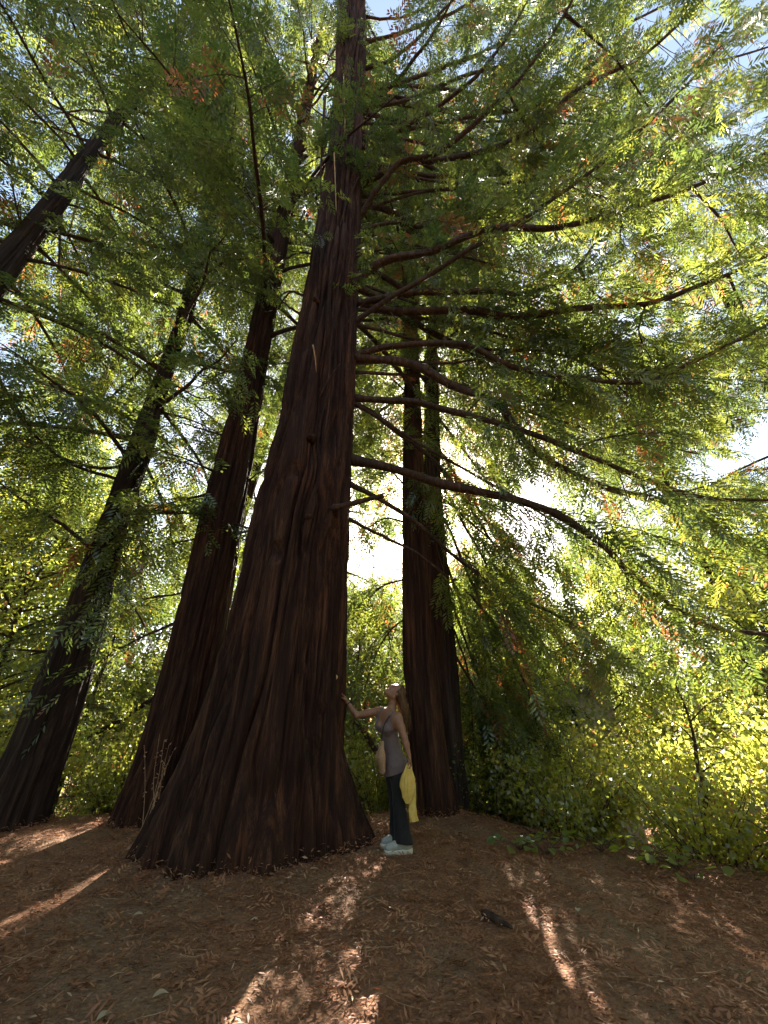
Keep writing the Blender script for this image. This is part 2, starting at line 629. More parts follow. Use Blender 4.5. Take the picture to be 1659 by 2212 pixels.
def trunk_mesh(tr, z0, z1, n, rows, seed, depth=0.05, flare=0.25, lobes=7, swirl=None, fine=1.0, flare_h=0.8):
    s = np.linspace(0, 1, rows)
    z = z0 + (z1 - z0) * (0.45 * s + 0.55 * s ** 2.2)
    c = tr.axis(z)
    # soften the polyline axis and radius
    R = tr.rad(z)
    ker = np.ones(9) / 9
    pad = lambda q: np.convolve(np.pad(q, 4, mode='edge'), ker, mode='valid')
    c[:, 0], c[:, 1], R = pad(c[:, 0]), pad(c[:, 1]), pad(R)
    th = np.linspace(0, 2 * np.pi, n, endpoint=False)
    Z, TH = np.meshgrid(z, th, indexing='ij')
    RR = np.repeat(R[:, None], n, 1)
    zb = Z - z0
    fl = np.exp(-zb / flare_h)
    lob = 0.5 + 0.5 * vnoise(np.cos(TH) * lobes / 4 + 7, np.sin(TH) * lobes / 4, zb * 0.25, seed + 3)
    but = np.abs(vnoise(np.cos(TH) * lobes / 2.2, np.sin(TH) * lobes / 2.2, zb * 0.5, seed + 4))
    RR = RR * (1 + flare * fl * (lob - 0.3) - 0.16 * np.exp(-zb / (flare_h * 1.6)) * (0.35 - but) * 1.6)
    RR = RR * (1 + 0.06 * vnoise(np.cos(TH) * 1.3, np.sin(TH) * 1.3, Z * 0.35, seed + 5))
    tw = TH + 0.10 * vnoise(np.cos(TH) * 2, np.sin(TH) * 2, Z * 0.5, seed) + 0.05 * vnoise(np.cos(TH) * 5, np.sin(TH) * 5, Z * 1.1, seed + 1)
    amp = np.ones_like(Z)
    bulge = 0
    if swirl is not None:
        for (st, sz, sa, sr) in swirl:
            dth = (np.mod(TH - st + np.pi, 2 * np.pi) - np.pi) * R[:, None]
            d2 = (dth ** 2 / sr ** 2 + (Z - sz) ** 2 / (1.6 * sr) ** 2)
            g = np.exp(-d2)
            tw = tw + np.sign(dth + 1e-6) * sa * g * np.exp(-(dth / sr) ** 2 * 0.2)
            bulge = bulge + 0.035 * g * (1 if sa > 0 else -0.8)
    f1 = 7.0 * fine
    Rr = float(np.interp(z0 + 2.5, z, R))
    n1 = vnoise(np.cos(tw) * Rr * f1, np.sin(tw) * Rr * f1, Z * 0.33, seed + 10)
    n2 = vnoise(np.cos(tw) * Rr * f1 * 2.6, np.sin(tw) * Rr * f1 * 2.6, Z * 0.8, seed + 11)
    n3 = vnoise(np.cos(tw) * Rr * f1 * 6, np.sin(tw) * Rr * f1 * 6, Z * 3.0, seed + 12)
    ridge = 2 * np.minimum(1, np.abs(n1) * 4.0) ** 0.7 - 1
    ridge2 = 2 * np.minimum(1, np.abs(n2) * 3.0) - 1
    disp = depth * (0.55 * ridge + 0.38 * ridge2 + 0.16 * n3) * amp
    RR = RR + disp - 0.75 * depth + bulge
    x = c[:, 0][:, None] + RR * np.cos(TH)
    y = c[:, 1][:, None] + RR * np.sin(TH)
    v = np.stack([x, y, Z], -1).reshape(-1, 3)
    i, j = np.meshgrid(np.arange(rows - 1), np.arange(n), indexing='ij')
    j2 = (j + 1) % n
    f = np.stack([i * n + j, i * n + j2, (i + 1) * n + j2, (i + 1) * n + j], -1).reshape(-1, 4)
    return v, f


ROW_MAIN = [(0, 730, 790), (150, 725, 789), (304, 714, 781), (398, 701, 780), (533, 678, 776), (668, 654, 770), (803, 624, 767), (938, 602, 760),
            (1024, 573, 757), (1132, 545, 752), (1267, 515, 748), (1402, 481, 745), (1500, 452, 742), (1600, 415, 745), (1700, 368, 762), (1780, 330, 780), (1830, 310, 790)]
ROW_TWO = [(200, 655, 678), (400, 612, 643), (560, 575, 618), (664, 549, 600), (864, 502, 567), (1064, 445, 535), (1264, 395, 502), (1458, 345, 472), (1600, 306, 445), (1700, 272, 425), (1760, 240, 412)]
ROW_THREE = [(300, 488, 508), (550, 416, 446), (664, 388, 423), (743, 362, 396), (864, 312, 357), (964, 276, 338), (1114, 219, 281), (1264, 160, 245), (1454, 85, 203), (1600, 25, 158), (1700, -22, 122), (1760, -55, 106)]
ROW_FOUR = [(0, 405, 425), (165, 305, 338), (240, 247, 288), (345, 152, 208), (415, 97, 168), (475, 50, 127), (580, -42, 55)]
ROW_FRONT = [(300, 862, 880), (664, 869, 900), (864, 872, 909), (1064, 870, 917), (1264, 869, 931), (1464, 870, 945), (1600, 880, 965), (1700, 886, 982), (1750, 888, 994)]
ROW_REAR = [(300, 905, 918), (664, 920, 942), (864, 915, 949), (1064, 915, 954), (1264, 922, 971), (1464, 935, 990), (1600, 940, 1001), (1700, 945, 1010), (1740, 945, 1014)]

MAIN = Trunk(*fit_trunk(ROW_MAIN, 5.6, 0.10), top=31)
TWO = Trunk(*fit_trunk(ROW_TWO, 6.75, 0.09), top=30)
THREE = Trunk(*fit_trunk(ROW_THREE, 6.5, 0.07), top=28)
pf, rf = fit_trunk(ROW_FOUR, 4.3, 0.03)
lowdir = (pf[-1] - pf[-3]) / (pf[-1][2] - pf[-3][2])
pf = np.vstack([pf, pf[-1] + lowdir * (3.0 - pf[-1][2]), pf[-1] + lowdir * (0.0 - pf[-1][2])])
rf = np.append(rf, [rf[-1] * 1.15, rf[-1] * 1.6])
FOUR = Trunk(pf, rf, top=29)
FRONT = Trunk(*fit_trunk(ROW_FRONT, 7.05, 0.03), top=27)
REAR = Trunk(*fit_trunk(ROW_REAR, 7.75, 0.03), top=30)


RINGS = []


def make_tree(tr, name, label, seed, mat, n, rows, depth, zb, zt, flare=0.25, **kw):
    b = tr.axis(np.array([zb]))[0]
    t = thing(name, label, "tree", (b[0], b[1], zb), "redwoods standing round the clearing")
    v, f = trunk_mesh(tr, zb - 0.25, zt, n, rows, seed, depth, flare, **kw)
    obj("trunk", v, f, mat, t, smooth=True)
    ring = v.reshape(rows, n, 3)
    RINGS.append(ring[np.argmin(np.abs(ring[:, 0, 2] - zb - 0.02))])
    return t


for nm, T_ in (("MAIN", MAIN), ("TWO", TWO), ("THREE", THREE), ("FOUR", FOUR), ("FRONT", FRONT), ("REAR", REAR)):
    print(nm, np.round(np.c_[T_.P, T_.R], 2)[[0, 1, 3, len(T_.P) // 2, -2, -1]].tolist())


def theta_toward(tr, x, y):
    """angle on the stem of the bark that shows at this pixel, with its height"""
    best = None
    d = ray(x, y)
    for t in np.linspace(0.003, 0.03, 400):
        p = CAM + d * t
        q = tr.axis(np.array([p[2]]))[0]
        e = np.hypot(p[0] - q[0], p[1] - q[1]) - tr.rad(p[2])
        if e < 0:
            return math.atan2(p[1] - q[1], p[0] - q[0]), p[2], p
        if best is None or e < best[0]:
            best = (e, math.atan2(p[1] - q[1], p[0] - q[0]), p[2], p)
    return best[1:]


t1, z1, _ = theta_toward(MAIN, 715, 1085)
t2, z2, _ = theta_toward(MAIN, 690, 1010)
t3, z3, _ = theta_toward(MAIN, 690, 1575)
main = make_tree(MAIN, "redwood_tree", "massive redwood with deeply furrowed reddish bark that the woman touches", 11, BARK_RED, 320, 260, 0.11, 0.05, 30.5, 0.22,
                 swirl=[(t1, z1, 0.22, 0.35), (t2, z2, 0.15, 0.3), (t3, z3, -0.16, 0.16)], flare_h=0.55)
two = make_tree(TWO, "redwood_tree", "reddish redwood half hidden behind the massive furrowed trunk, dry sprouts before its foot", 23, BARK_RED, 150, 200, 0.05, 0.0, 29.5, 0.3)
three = make_tree(THREE, "redwood_tree", "leaning redwood whose trunk is half veiled by green sprays, beside the pale dead trunk", 37, BARK_GREY, 140, 180, 0.05, 0.0, 27.5, 0.3)
four = make_tree(FOUR, "redwood_tree", "redwood crossing the upper corner slantwise, its foot out of sight", 41, BARK_GREY, 130, 160, 0.035, 0.0, 25.5, 0.3)
front = make_tree(FRONT, "redwood_tree", "slim reddish redwood rising right behind the woman", 53, BARK_RED, 150, 220, 0.035, 0.1, 24.5, 0.3)
rear = make_tree(REAR, "redwood_tree", "dark grey slim redwood pressed close behind the reddish one by the woman", 67, BARK_GREY, 130, 180, 0.035, 0.0, 23.5, 0.3)


# ---------------------------------------------------------------- limbs
def px_limb(tr, pts, q=1.0, t_scale=1.0, n=None):
    pts = np.array(pts, float)
    d0 = ray(*pts[0])
    # start on the stem
    tt = np.linspace(0.003, 0.035, 900)
    PP = CAM + d0[None, :] * tt[:, None]
    ax = tr.axis(PP[:, 2])
    i = np.argmin(np.hypot(PP[:, 0] - ax[:, 0], PP[:, 1] - ax[:, 1]))
    t0 = tt[i] * t_scale
    seg = np.concatenate([[0], np.cumsum(np.linalg.norm(np.diff(pts, axis=0), axis=1))])
    s = seg / seg[-1]
    P = np.array([CAM + ray(x, y) * t0 * (1 + (q - 1) * a) for (x, y), a in zip(pts, s)])
    L = np.linalg.norm(np.diff(P, axis=0), axis=1).sum()
    return smooth_path(P, n or max(10, int(L / 0.14))), t0


def add_limb(tree, path, r0, r1=0.012, sides=8, rough=0.2, mat=None, name="branch", power=0.8):
    k = len(path)
    s = np.linspace(0, 1, k)
    r = r1 + (r0 - r1) * (1 - s) ** power
    r[: max(2, k // 14)] *= np.linspace(1.35, 1.0, max(2, k // 14))
    wob = np.stack([vnoise(s * 9, i * 3.3, r0 * 97, 5) for i in range(3)], -1) * r0 * 0.5
    wob[0] = 0
    v, f = tube(path + wob, r, sides, rough, seed=int(r0 * 1000))
    return obj(name, v, f, mat or BARK_LIMB, tree, smooth=True)


def auto_limb(tr, z, az, length, rise=0.12, droop=0.25, n=None):
    a = tr.axis(np.array([z]))[0]
    d = np.array([math.cos(az), math.sin(az), 0.0])
    p0 = a + d * tr.rad(z) * 0.8
    n = n or max(8, int(length / 0.25))
    s = np.linspace(0, 1, n)
    side = np.array([-d[1], d[0], 0])
    w = rng.normal(0, 0.10)
    P = p0 + d * (s * length)[:, None] + np.array([0, 0, 1.0]) * (length * (rise * s - droop * s * s) )[:, None] + side * (length * w * s * s)[:, None]
    P += np.stack([vnoise(s * 4, z * 7.7, i * 5.1, 9) for i in range(3)], -1) * 0.10 * (s[:, None] ** 0.5)
    return P


MAIN_LIMBS = [  # pixel path, thickness at the stem (px), depth ratio at the tip, foliage density
    ([(758, 860), (830, 862), (900, 868), (1000, 895), (1130, 930), (1240, 975), (1400, 1040), (1520, 1075), (1700, 1082)], 13, 0.80, 0.7),
    ([(760, 772), (830, 776), (900, 790), (990, 838), (1080, 882), (1140, 960), (1230, 1020), (1330, 1060), (1440, 1085), (1540, 1150), (1700, 1215)], 18, 0.82, 0.7),
    ([(752, 990), (850, 1012), (960, 1045), (1090, 1075), (1200, 1110), (1290, 1160), (1350, 1230), (1420, 1290), (1520, 1345), (1700, 1376)], 19, 0.85, 0.8),
    ([(748, 1042), (830, 1085), (900, 1130), (980, 1200), (1080, 1270), (1200, 1330), (1330, 1400)], 9, 1.15, 1.0),
    ([(745, 1118), (830, 1160), (900, 1195), (965, 1245)], 7, 1.05, 0.0),
    ([(762, 656), (830, 645), (900, 632), (1050, 630), (1130, 632), (1200, 612), (1250, 572), (1285, 525)], 14, 0.9, 0.7),
    ([(765, 650), (850, 670), (1000, 668), (1110, 685), (1250, 665), (1400, 655), (1500, 620), (1600, 580), (1720, 520)], 16, 0.8, 0.65),
    ([(762, 612), (830, 562), (930, 540), (1050, 495), (1200, 490), (1350, 450), (1500, 400), (1720, 300)], 15, 0.8, 0.65),
    ([(755, 772), (800, 757), (860, 746), (1000, 745), (1100, 790), (1250, 820), (1390, 825), (1500, 780), (1600, 730), (1720, 670)], 13, 0.85, 0.65),
    ([(760, 700), (820, 660), (900, 610), (1050, 520), (1180, 440), (1330, 330), (1450, 220), (1560, 100)], 10, 0.85, 0.5),
    ([(768, 620), (850, 660), (900, 700), (1000, 752), (1100, 805), (1300, 870), (1420, 895)], 14, 1.2, 1.0),
    ([(772, 470), (830, 390), (870, 350), (960, 320), (1090, 203), (1180, 90), (1235, 0), (1260, -60)], 12, 0.85, 0.6),
    ([(778, 400), (870, 352), (960, 342), (1050, 325), (1150, 280), (1250, 190), (1400, 110), (1530, -10)], 13, 0.85, 0.6),
    ([(772, 500), (850, 480), (900, 490), (960, 478), (1080, 470)], 9, 1.1, 1.0),
    ([(780, 320), (850, 290), (900, 258), (1000, 190), (1080, 100), (1140, 0)], 10, 0.85, 0.6),
    ([(780, 250), (850, 180), (930, 80), (985, -20)], 9, 0.85, 0.6),
    ([(775, 440), (840, 455), (900, 500), (980, 560), (1080, 640), (1180, 700)], 13, 1.25, 1.1),
    ([(765, 690), (840, 770), (900, 850), (990, 960), (1070, 1060)], 10, 1.3, 1.1),
    ([(770, 570), (830, 600), (900, 650), (1020, 740), (1150, 850), (1250, 980)], 12, 1.3, 1.1),
    ([(785, 300), (870, 330), (980, 390), (1100, 430), (1250, 440)], 10, 1.2, 1.2),
    ([(782, 200), (880, 230), (1010, 240), (1150, 230), (1300, 200)], 9, 1.1, 1.2),
    ([(757, 868), (800, 890), (870, 940), (940, 1000), (1010, 1090), (1080, 1200)], 10, 1.2, 1.1),
]
MAIN_LIMBS += [([(784, 230), (880, 215), (1020, 160), (1200, 120), (1400, 30), (1560, -60)], 8, 1.05, 0.9),
               ([(782, 290), (900, 275), (1100, 240), (1300, 230), (1500, 150), (1700, 90)], 9, 1.05, 0.9),
               ([(785, 150), (860, 120), (960, 20), (1040, -60)], 7, 0.95, 0.9),
               ([(782, 350), (950, 380), (1150, 370), (1400, 330), (1680, 220)], 9, 1.1, 0.9),
               ([(787, 90), (900, 60), (1050, -10), (1200, -90)], 7, 1.0, 0.9),
               ([(784, 200), (950, 150), (1150, 60), (1350, -50)], 8, 0.95, 0.9)]
rng = np.random.default_rng(101)
for k in range(13):  # thinner limbs between the large ones, reaching out over the clearing's right side
    ys = 120 + 800 * (k + rng.random()) / 13
    xs = np.interp(ys, [0, 300, 800, 1000], [780, 775, 765, 755])
    xe = rng.uniform(1350, 1760)
    ye = ys + rng.uniform(-260, 260) + (ys - 450) * 0.25
    mx, my = (xs + xe) / 2, (ys + ye) / 2 + rng.uniform(-70, 70)
    MAIN_LIMBS.append(([(xs, ys), ((xs + mx) / 2, (ys + my) / 2 + rng.uniform(-30, 30)), (mx, my), ((xe + mx) / 2, (ye + my) / 2 + rng.uniform(-30, 30)), (xe, ye)],
                       rng.uniform(5, 8), rng.uniform(0.98, 1.25), 0.8))
main_crown, main_twigs = Bag(), Bag()
tips = {}


def dead_twigs(path, bag, r0):
    m = int(rng.integers(4, 9))
    t = rng.uniform(0.03, 0.4, m)
    p = interp_path(path, t)
    d = unit(np.cross(interp_path(tangents(path), t), rng.normal(0, 1, (m, 3))) + interp_path(tangents(path), t) * 0.5)
    ln = rng.uniform(0.15, 0.6, m)
    u = np.linspace(0, 1, 5)[None, :, None]
    P = p[:, None, :] + d[:, None, :] * ln[:, None, None] * u + rng.normal(0, 0.10, (m, 1, 3)) * u * u * ln[:, None, None]
    v, f = thin_tubes(P, np.full(m, r0 * 0.22), np.full(m, 0.003))
    bag.add(v, f)


for k, (pts, wpx, q, dens) in enumerate(MAIN_LIMBS):
    path, t0 = px_limb(MAIN, pts, q)
    add_limb(main, path, wpx * t0 * 0.5 * 1.15, 0.014, power=0.65)
    tips[k] = path
    dead_twigs(path, main_twigs, wpx * t0 * 0.5)
    if dens > 0:
        foliate(path, main_crown, main_twigs, spacing=0.095, t0=0.3, tw_len=(0.7, 1.6), droop=0.5, dens=dens, step=0.1, spray=(0.2, 0.36), hang=0.3, bare=0.5)

rng = np.random.default_rng(102)
SIDE_TWIGS = [  # long hanging side branches: (limb, pixel path, thickness px)
    ([(1090, 205), (1130, 260), (1180, 330), (1235, 430)], 6, 11), ([(1225, 30), (1330, 130), (1400, 230), (1470, 330)], 6, 11),
    ([(1500, 400), (1560, 480), (1610, 570), (1680, 640)], 7, 7), ([(1575, 590), (1600, 660), (1640, 740), (1690, 800)], 7, 6),
    ([(1245, 575), (1270, 620), (1330, 665), (1420, 700)], 6, 5), ([(1350, 1230), (1352, 1280), (1330, 1330), (1290, 1370), (1200, 1400)], 6, 2),
    ([(1512, 1343), (1490, 1380), (1430, 1410), (1350, 1422), (1250, 1410)], 6, 2), ([(1000, 895), (1040, 860), (1100, 830)], 4, 0),
    ([(1240, 975), (1290, 950), (1400, 935), (1500, 940)], 5, 0), ([(1440, 1085), (1490, 1060), (1560, 1040)], 5, 1),
    ([(1400, 655), (1380, 720), (1420, 800)], 5, 6), ([(1350, 450), (1340, 520), (1360, 600)], 5, 7)]
for pts, wpx, k in SIDE_TWIGS:
    # depth of the limb it leaves
    path = tips[k]
    d0 = ray(*pts[0])
    dd = unit(path - CAM)
    i = np.argmax(dd @ unit(d0))
    tt = np.linalg.norm(path[i] - CAM) / np.linalg.norm(d0)
    P = np.array([CAM + ray(x, y) * tt * (1 + 0.04 * j) for j, (x, y) in enumerate(pts)])
    P[0] = path[i]
    pth = smooth_path(P, 16)
    add_limb(main, pth, wpx * tt * 0.5, 0.006, sides=6)
    foliate(pth, main_crown, main_twigs, spacing=0.09, t0=0.1, tw_len=(0.4, 1.0), droop=0.5, hang=0.2, spray=(0.15, 0.28))

# limbs all round the upper stem
rng = np.random.default_rng(103)
for k in range(40):
    z = rng.uniform(13.0, 29)
    az = rng.uniform(-math.pi, math.pi)
    if z < 11 and -2.6 < az < -0.6:
        az += math.pi
    if z < 23 and math.sin(az) < -0.1:
        az = -az
    L = rng.uniform(3.2, 6.2) * (1 - max(0, z - 14) / 26)
    path = auto_limb(MAIN, z, az, L, rise=rng.uniform(0.0, 0.25), droop=rng.uniform(0.15, 0.4))
    add_limb(main, path, 0.045 + 0.004 * L, 0.008, sides=6)
    foliate(path, main_crown, main_twigs, spacing=0.13, t0=0.4, tw_len=(0.7, 1.6), droop=0.45, spray=(0.22, 0.38), step=0.11, hang=0.15, bare=0.35)
main_crown.build("crown", NEEDLE, main)["kind"] = "stuff"
main_twigs.build("twig_mass", TWIG, main)["kind"] = "stuff"
print("main crown quads", sum(len(f) for f in main_crown.f))


def auto_crown(tr, tree, zlo, zhi, n, Lmax, azfilter=None, seed=0, limb_r=0.035, objs=True, spray=(0.19, 0.36), leaflets=10, spacing=0.11, hi=0.75, dead=0.03, droop=(0.15, 0.45),
               width=0.13, t0=0.2, manual=(), rise=(0.0, 0.3), hang=0.1):
    global rng
    rng = np.random.default_rng(200 + seed)
    cr, tw = Bag(), Bag()
    for k in range(n):
        z = zlo + (zhi - zlo) * ((k + rng.random()) / n)
        az = k * 2.39996 + rng.normal(0, 0.3)
        if azfilter is not None and not azfilter(z, math.atan2(math.sin(az), math.cos(az))):
            continue
        L = Lmax * rng.uniform(0.65, 1.1) * (1.1 - 0.75 * (z - zlo) / max(zhi - zlo, 1))
        path = auto_limb(tr, z, az, max(L, 0.8), rise=rng.uniform(*rise), droop=rng.uniform(*droop))
        r0 = limb_r * (0.5 + L / Lmax)
        if objs:
            add_limb(tree, path, r0, 0.007, sides=6)
        else:
            v, f = tube(path, np.linspace(r0, 0.007, len(path)), 6, cap=False)
            tw.add(v, f)
        foliate(path, cr, tw, spacing=spacing, t0=t0, tw_len=(0.7, 1.5), droop=0.45, step=0.1, spray=spray, leaflets=leaflets, hi=hi, dead=dead, width=width, hang=hang)
    for path, r0, dens in manual:
        add_limb(tree, path, r0, 0.006, sides=6)
        if dens:
            foliate(path, cr, tw, spacing=0.11 / max(1.0, dens), t0=0.15, tw_len=(0.45, 1.15), droop=0.55, dens=min(dens, 1.1), spray=spray, leaflets=leaflets, width=width, hang=hang)
    c = cr.build("crown", NEEDLE, tree)
    if c:
        c["kind"] = "stuff"
    b = tw.build("twig_mass", TWIG, tree)
    if b:
        b["kind"] = "stuff"


def man(tr, pts, wpx, q=1.0, dens=0.0):
    p, t0 = px_limb(tr, pts, q)
    return (p, wpx * t0 * 0.5, dens)


TWO_LIMBS = [man(TWO, [(520, 800), (480, 805), (440, 830), (400, 850)], 5), man(TWO, [(505, 870), (450, 865), (410, 866)], 4), man(TWO, [(495, 945), (430, 925), (370, 905)], 5),
             man(TWO, [(465, 1020), (410, 995), (340, 970)], 6, 0.9, 0.4), man(TWO, [(450, 1068), (390, 1080), (330, 1100), (290, 1118)], 6, 0.9, 0.5),
             man(TWO, [(420, 1165), (380, 1172), (350, 1180)], 4), man(TWO, [(400, 1280), (340, 1290), (270, 1295)], 5, 0.95, 0.3), man(TWO, [(380, 1345), (310, 1375), (240, 1410), (200, 1440)], 6, 0.95, 0.3),
             man(TWO, [(600, 600), (560, 650), (530, 690)], 5), man(TWO, [(610, 560), (650, 545), (672, 548)], 5), man(TWO, [(590, 660), (620, 630), (660, 632)], 5),
             man(TWO, [(535, 1040), (560, 1020), (580, 1018)], 5), man(TWO, [(520, 1150), (545, 1148)], 5)]
auto_crown(TWO, two, 9.0, 28, 44, 4.4, seed=2, manual=TWO_LIMBS)
THREE_LIMBS = [man(THREE, [(345, 890), (420, 910), (480, 940)], 5, 1, 0.3), man(THREE, [(375, 830), (430, 860), (460, 855)], 5), man(THREE, [(330, 980), (400, 1000), (450, 1025)], 6, 1, 0.5),
               man(THREE, [(255, 1180), (290, 1130), (340, 1095), (440, 1068)], 5, 0.95, 0.5), man(THREE, [(255, 1270), (300, 1330), (330, 1400), (345, 1460)], 5, 1, 0.4),
               man(THREE, [(300, 1000), (200, 1010), (90, 960), (0, 840)], 8, 0.8, 1.0), man(THREE, [(270, 1040), (150, 1000), (60, 920), (-20, 780)], 8, 0.75, 1.0),
               man(THREE, [(200, 1190), (130, 1130), (60, 1090), (-30, 1020)], 9, 0.8, 1.0), man(THREE, [(110, 1410), (60, 1405), (-20, 1400)], 6, 0.9, 0.5),
               man(THREE, [(250, 1110), (260, 1180), (240, 1250), (200, 1310)], 6, 0.8, 1.0), man(THREE, [(290, 1010), (300, 1080), (290, 1150), (260, 1210)], 6, 0.8, 1.0)]
auto_crown(THREE, three, 4.2, 27, 46, 3.8, seed=3, manual=THREE_LIMBS, hang=0.2)
FOUR_LIMBS = [man(FOUR, [(285, 240), (345, 205), (450, 162), (585, 172)], 5, 0.95, 0.8), man(FOUR, [(285, 240), (360, 252), (420, 300), (460, 370), (490, 430)], 5, 0.95, 0.8),
              man(FOUR, [(140, 440), (200, 460), (260, 520)], 5, 0.95, 0.8), man(FOUR, [(180, 340), (130, 280), (60, 220)], 5, 0.95, 0.8), man(FOUR, [(60, 540), (40, 470), (20, 370), (0, 260)], 5, 0.95, 0.8)]
auto_crown(FOUR, four, 5.5, 25, 92, 4.8, azfilter=lambda z, az: not (z < 17 and -1.5 < az < 0.35), seed=4, manual=FOUR_LIMBS, limb_r=0.03)
FR_LIMBS = [man(FRONT, [(915, 1000), (880, 950), (830, 905), (780, 872)], 5, 1, 1.2), man(FRONT, [(880, 1055), (835, 1010), (770, 965)], 5, 1.15, 1.8), man(FRONT, [(890, 860), (830, 800), (800, 760)], 5, 1, 1.2),
             man(FRONT, [(885, 1330), (840, 1365), (805, 1430), (785, 1500)], 4, 1.05, 1.6), man(FRONT, [(880, 1250), (820, 1270), (765, 1330)], 5, 1.1, 1.9), man(FRONT, [(880, 1130), (830, 1120), (780, 1150)], 5, 1.1, 1.9)]
auto_crown(FRONT, front, 8.0, 24, 46, 3.4, t0=0.04, seed=5, manual=FR_LIMBS)
REAR_LIMBS = [man(REAR, [(940, 960), (1000, 1050), (1080, 1170), (1150, 1290), (1190, 1420)], 7, 1.0, 2.0), man(REAR, [(945, 1030), (1000, 1130), (1070, 1260), (1110, 1400), (1150, 1540)], 7, 0.95, 1.3),
              man(REAR, [(960, 1120), (1010, 1240), (1060, 1370), (1090, 1500), (1130, 1640)], 7, 0.95, 1.3), man(REAR, [(965, 1220), (1000, 1330), (1030, 1450), (1050, 1580), (1060, 1700)], 6, 0.95, 1.3),
              man(REAR, [(975, 1300), (1010, 1400), (1060, 1520), (1100, 1640), (1140, 1730)], 6, 0.9, 1.3), man(REAR, [(980, 1360), (1010, 1450), (1020, 1560), (1025, 1690)], 5, 0.97, 1.3),
              man(REAR, [(960, 1080), (1040, 1150), (1130, 1230), (1210, 1330)], 6, 1.0, 1.3), man(REAR, [(980, 1250), (1060, 1340), (1130, 1470), (1170, 1590), (1210, 1660)], 6, 0.9, 1.3),
              man(REAR, [(985, 1420), (1040, 1510), (1085, 1590), (1130, 1690)], 5, 0.92, 1.3)]
auto_crown(REAR, rear, 9.5, 26, 40, 3.2, t0=0.04, seed=6, manual=REAR_LIMBS, dead=0.14, hang=0.25)


# ---------------------------------------------------------------- broad-leaved trees, shrubs and the far wood
def leaf_cloud(bag, centers, per, sig, size, lo=0.1, hi=0.86, dead=0.01, aspect=0.62):
    """clumps of single leaves round the given twig ends"""
    n = len(centers) * per
    c = np.repeat(centers, per, 0)
    p = c + rng.normal(0, 1, (n, 3)) * np.array(sig)
    d = rng.normal(0, 1, (n, 3)) + np.array([0, 0, -0.5])
    nn = rng.normal(0, 0.7, (n, 3)) + np.array([0, 0, 1.0])
    L = rng.uniform(size[0], size[1], n)
    v, f = leaf_quads(p, d, nn, L, L * aspect * rng.uniform(0.8, 1.2, n), fold=0.12, mid=0.45)
    tc = np.repeat(rng.uniform(lo, hi, len(centers)), per)
    t = np.clip(tc + rng.normal(0, 0.12, n), 0, 0.86)
    t = np.where(rng.random(n) < dead, rng.uniform(0.92, 1, n), t)
    bag.add(v, f, t)


def broad_tree_proto(H, R, z_lo, nlimb, per, size, trunk_r, seed):
    r_ = np.random.default_rng(seed)
    root = thing("broadleaf_tree", "broadleaf tree", "tree")
    s = np.linspace(0, 1, 14)
    path = np.stack([0.5 * vnoise(s * 3, seed, 0.2, 1) * s, 0.5 * vnoise(s * 3, seed, 5.2, 1) * s, H * 0.92 * s], -1)
    path[:, :2] -= path[0, :2]
    v, f = tube(path, trunk_r * (1 - 0.85 * s) * (1 + 0.5 * np.exp(-s * 18)), 10, 0.12, seed=seed)
    obj("trunk", v, f, BARK_LIMB, root, smooth=True)
    bag, tw = Bag(), Bag()
    cen = []
    for k in range(nlimb):
        h = z_lo + (H - z_lo) * (k + r_.random()) / nlimb
        q = (h - z_lo) / (H - z_lo)
        L = R * (0.55 + 0.9 * math.sin(math.pi * (0.12 + 0.8 * q))) * r_.uniform(0.6, 1.05) * 0.75
        az = k * 2.4 + r_.normal(0, 0.4)
        p0 = interp_path(path, np.array([h / (H * 0.92)]))[0]
        d = np.array([math.cos(az), math.sin(az), 0])
        u = np.linspace(0, 1, 9)[:, None]
        P = p0 + d * L * u + np.array([0, 0, 1.0]) * L * (0.55 * u - 0.3 * u * u) + np.stack([vnoise(u[:, 0] * 3, k, i * 3.1, seed) for i in range(3)], -1) * 0.25 * u
        vv, ff = tube(P, np.linspace(trunk_r * 0.28, 0.01, 9), 6, cap=False)
        tw.add(vv, ff)
        m = max(3, int(L * 2.6))
        c = interp_path(P, r_.uniform(0.3, 1.0, m)) + r_.normal(0, 0.32, (m, 3))
        cen.append(c)
    cen = np.concatenate(cen)
    leaf_cloud(bag, cen, per, (0.36, 0.36, 0.2), size)
    c = bag.build("crown", BROAD, root)
    c["kind"] = "stuff"
    w = tw.build("twig_mass", BARK_LIMB, root)
    w["kind"] = "stuff"
    return root


def copy_tree(root):
    r = root.copy()
    COL.objects.link(r)
    for ch in list(root.children):
        c = ch.copy()
        COL.objects.link(c)
        c.parent = r
        for g in list(ch.children):
            d = g.copy()
            COL.objects.link(d)
            d.parent = c
    return r


USED = set()


def place(proto, x, y, label, scale=1.0, rz=None, group=None, dz=0.0, tilt=0.0):
    o = copy_tree(proto) if proto.name in USED else proto
    USED.add(proto.name)
    o.location = (x, y, float(gz(x, y)) - 0.08 + dz)
    o.rotation_euler = (tilt, 0, rng.uniform(0, 6.28) if rz is None else rz)
    o.scale = (scale, scale, scale)
    o["label"] = label
    if group:
        o["group"] = group
    return o


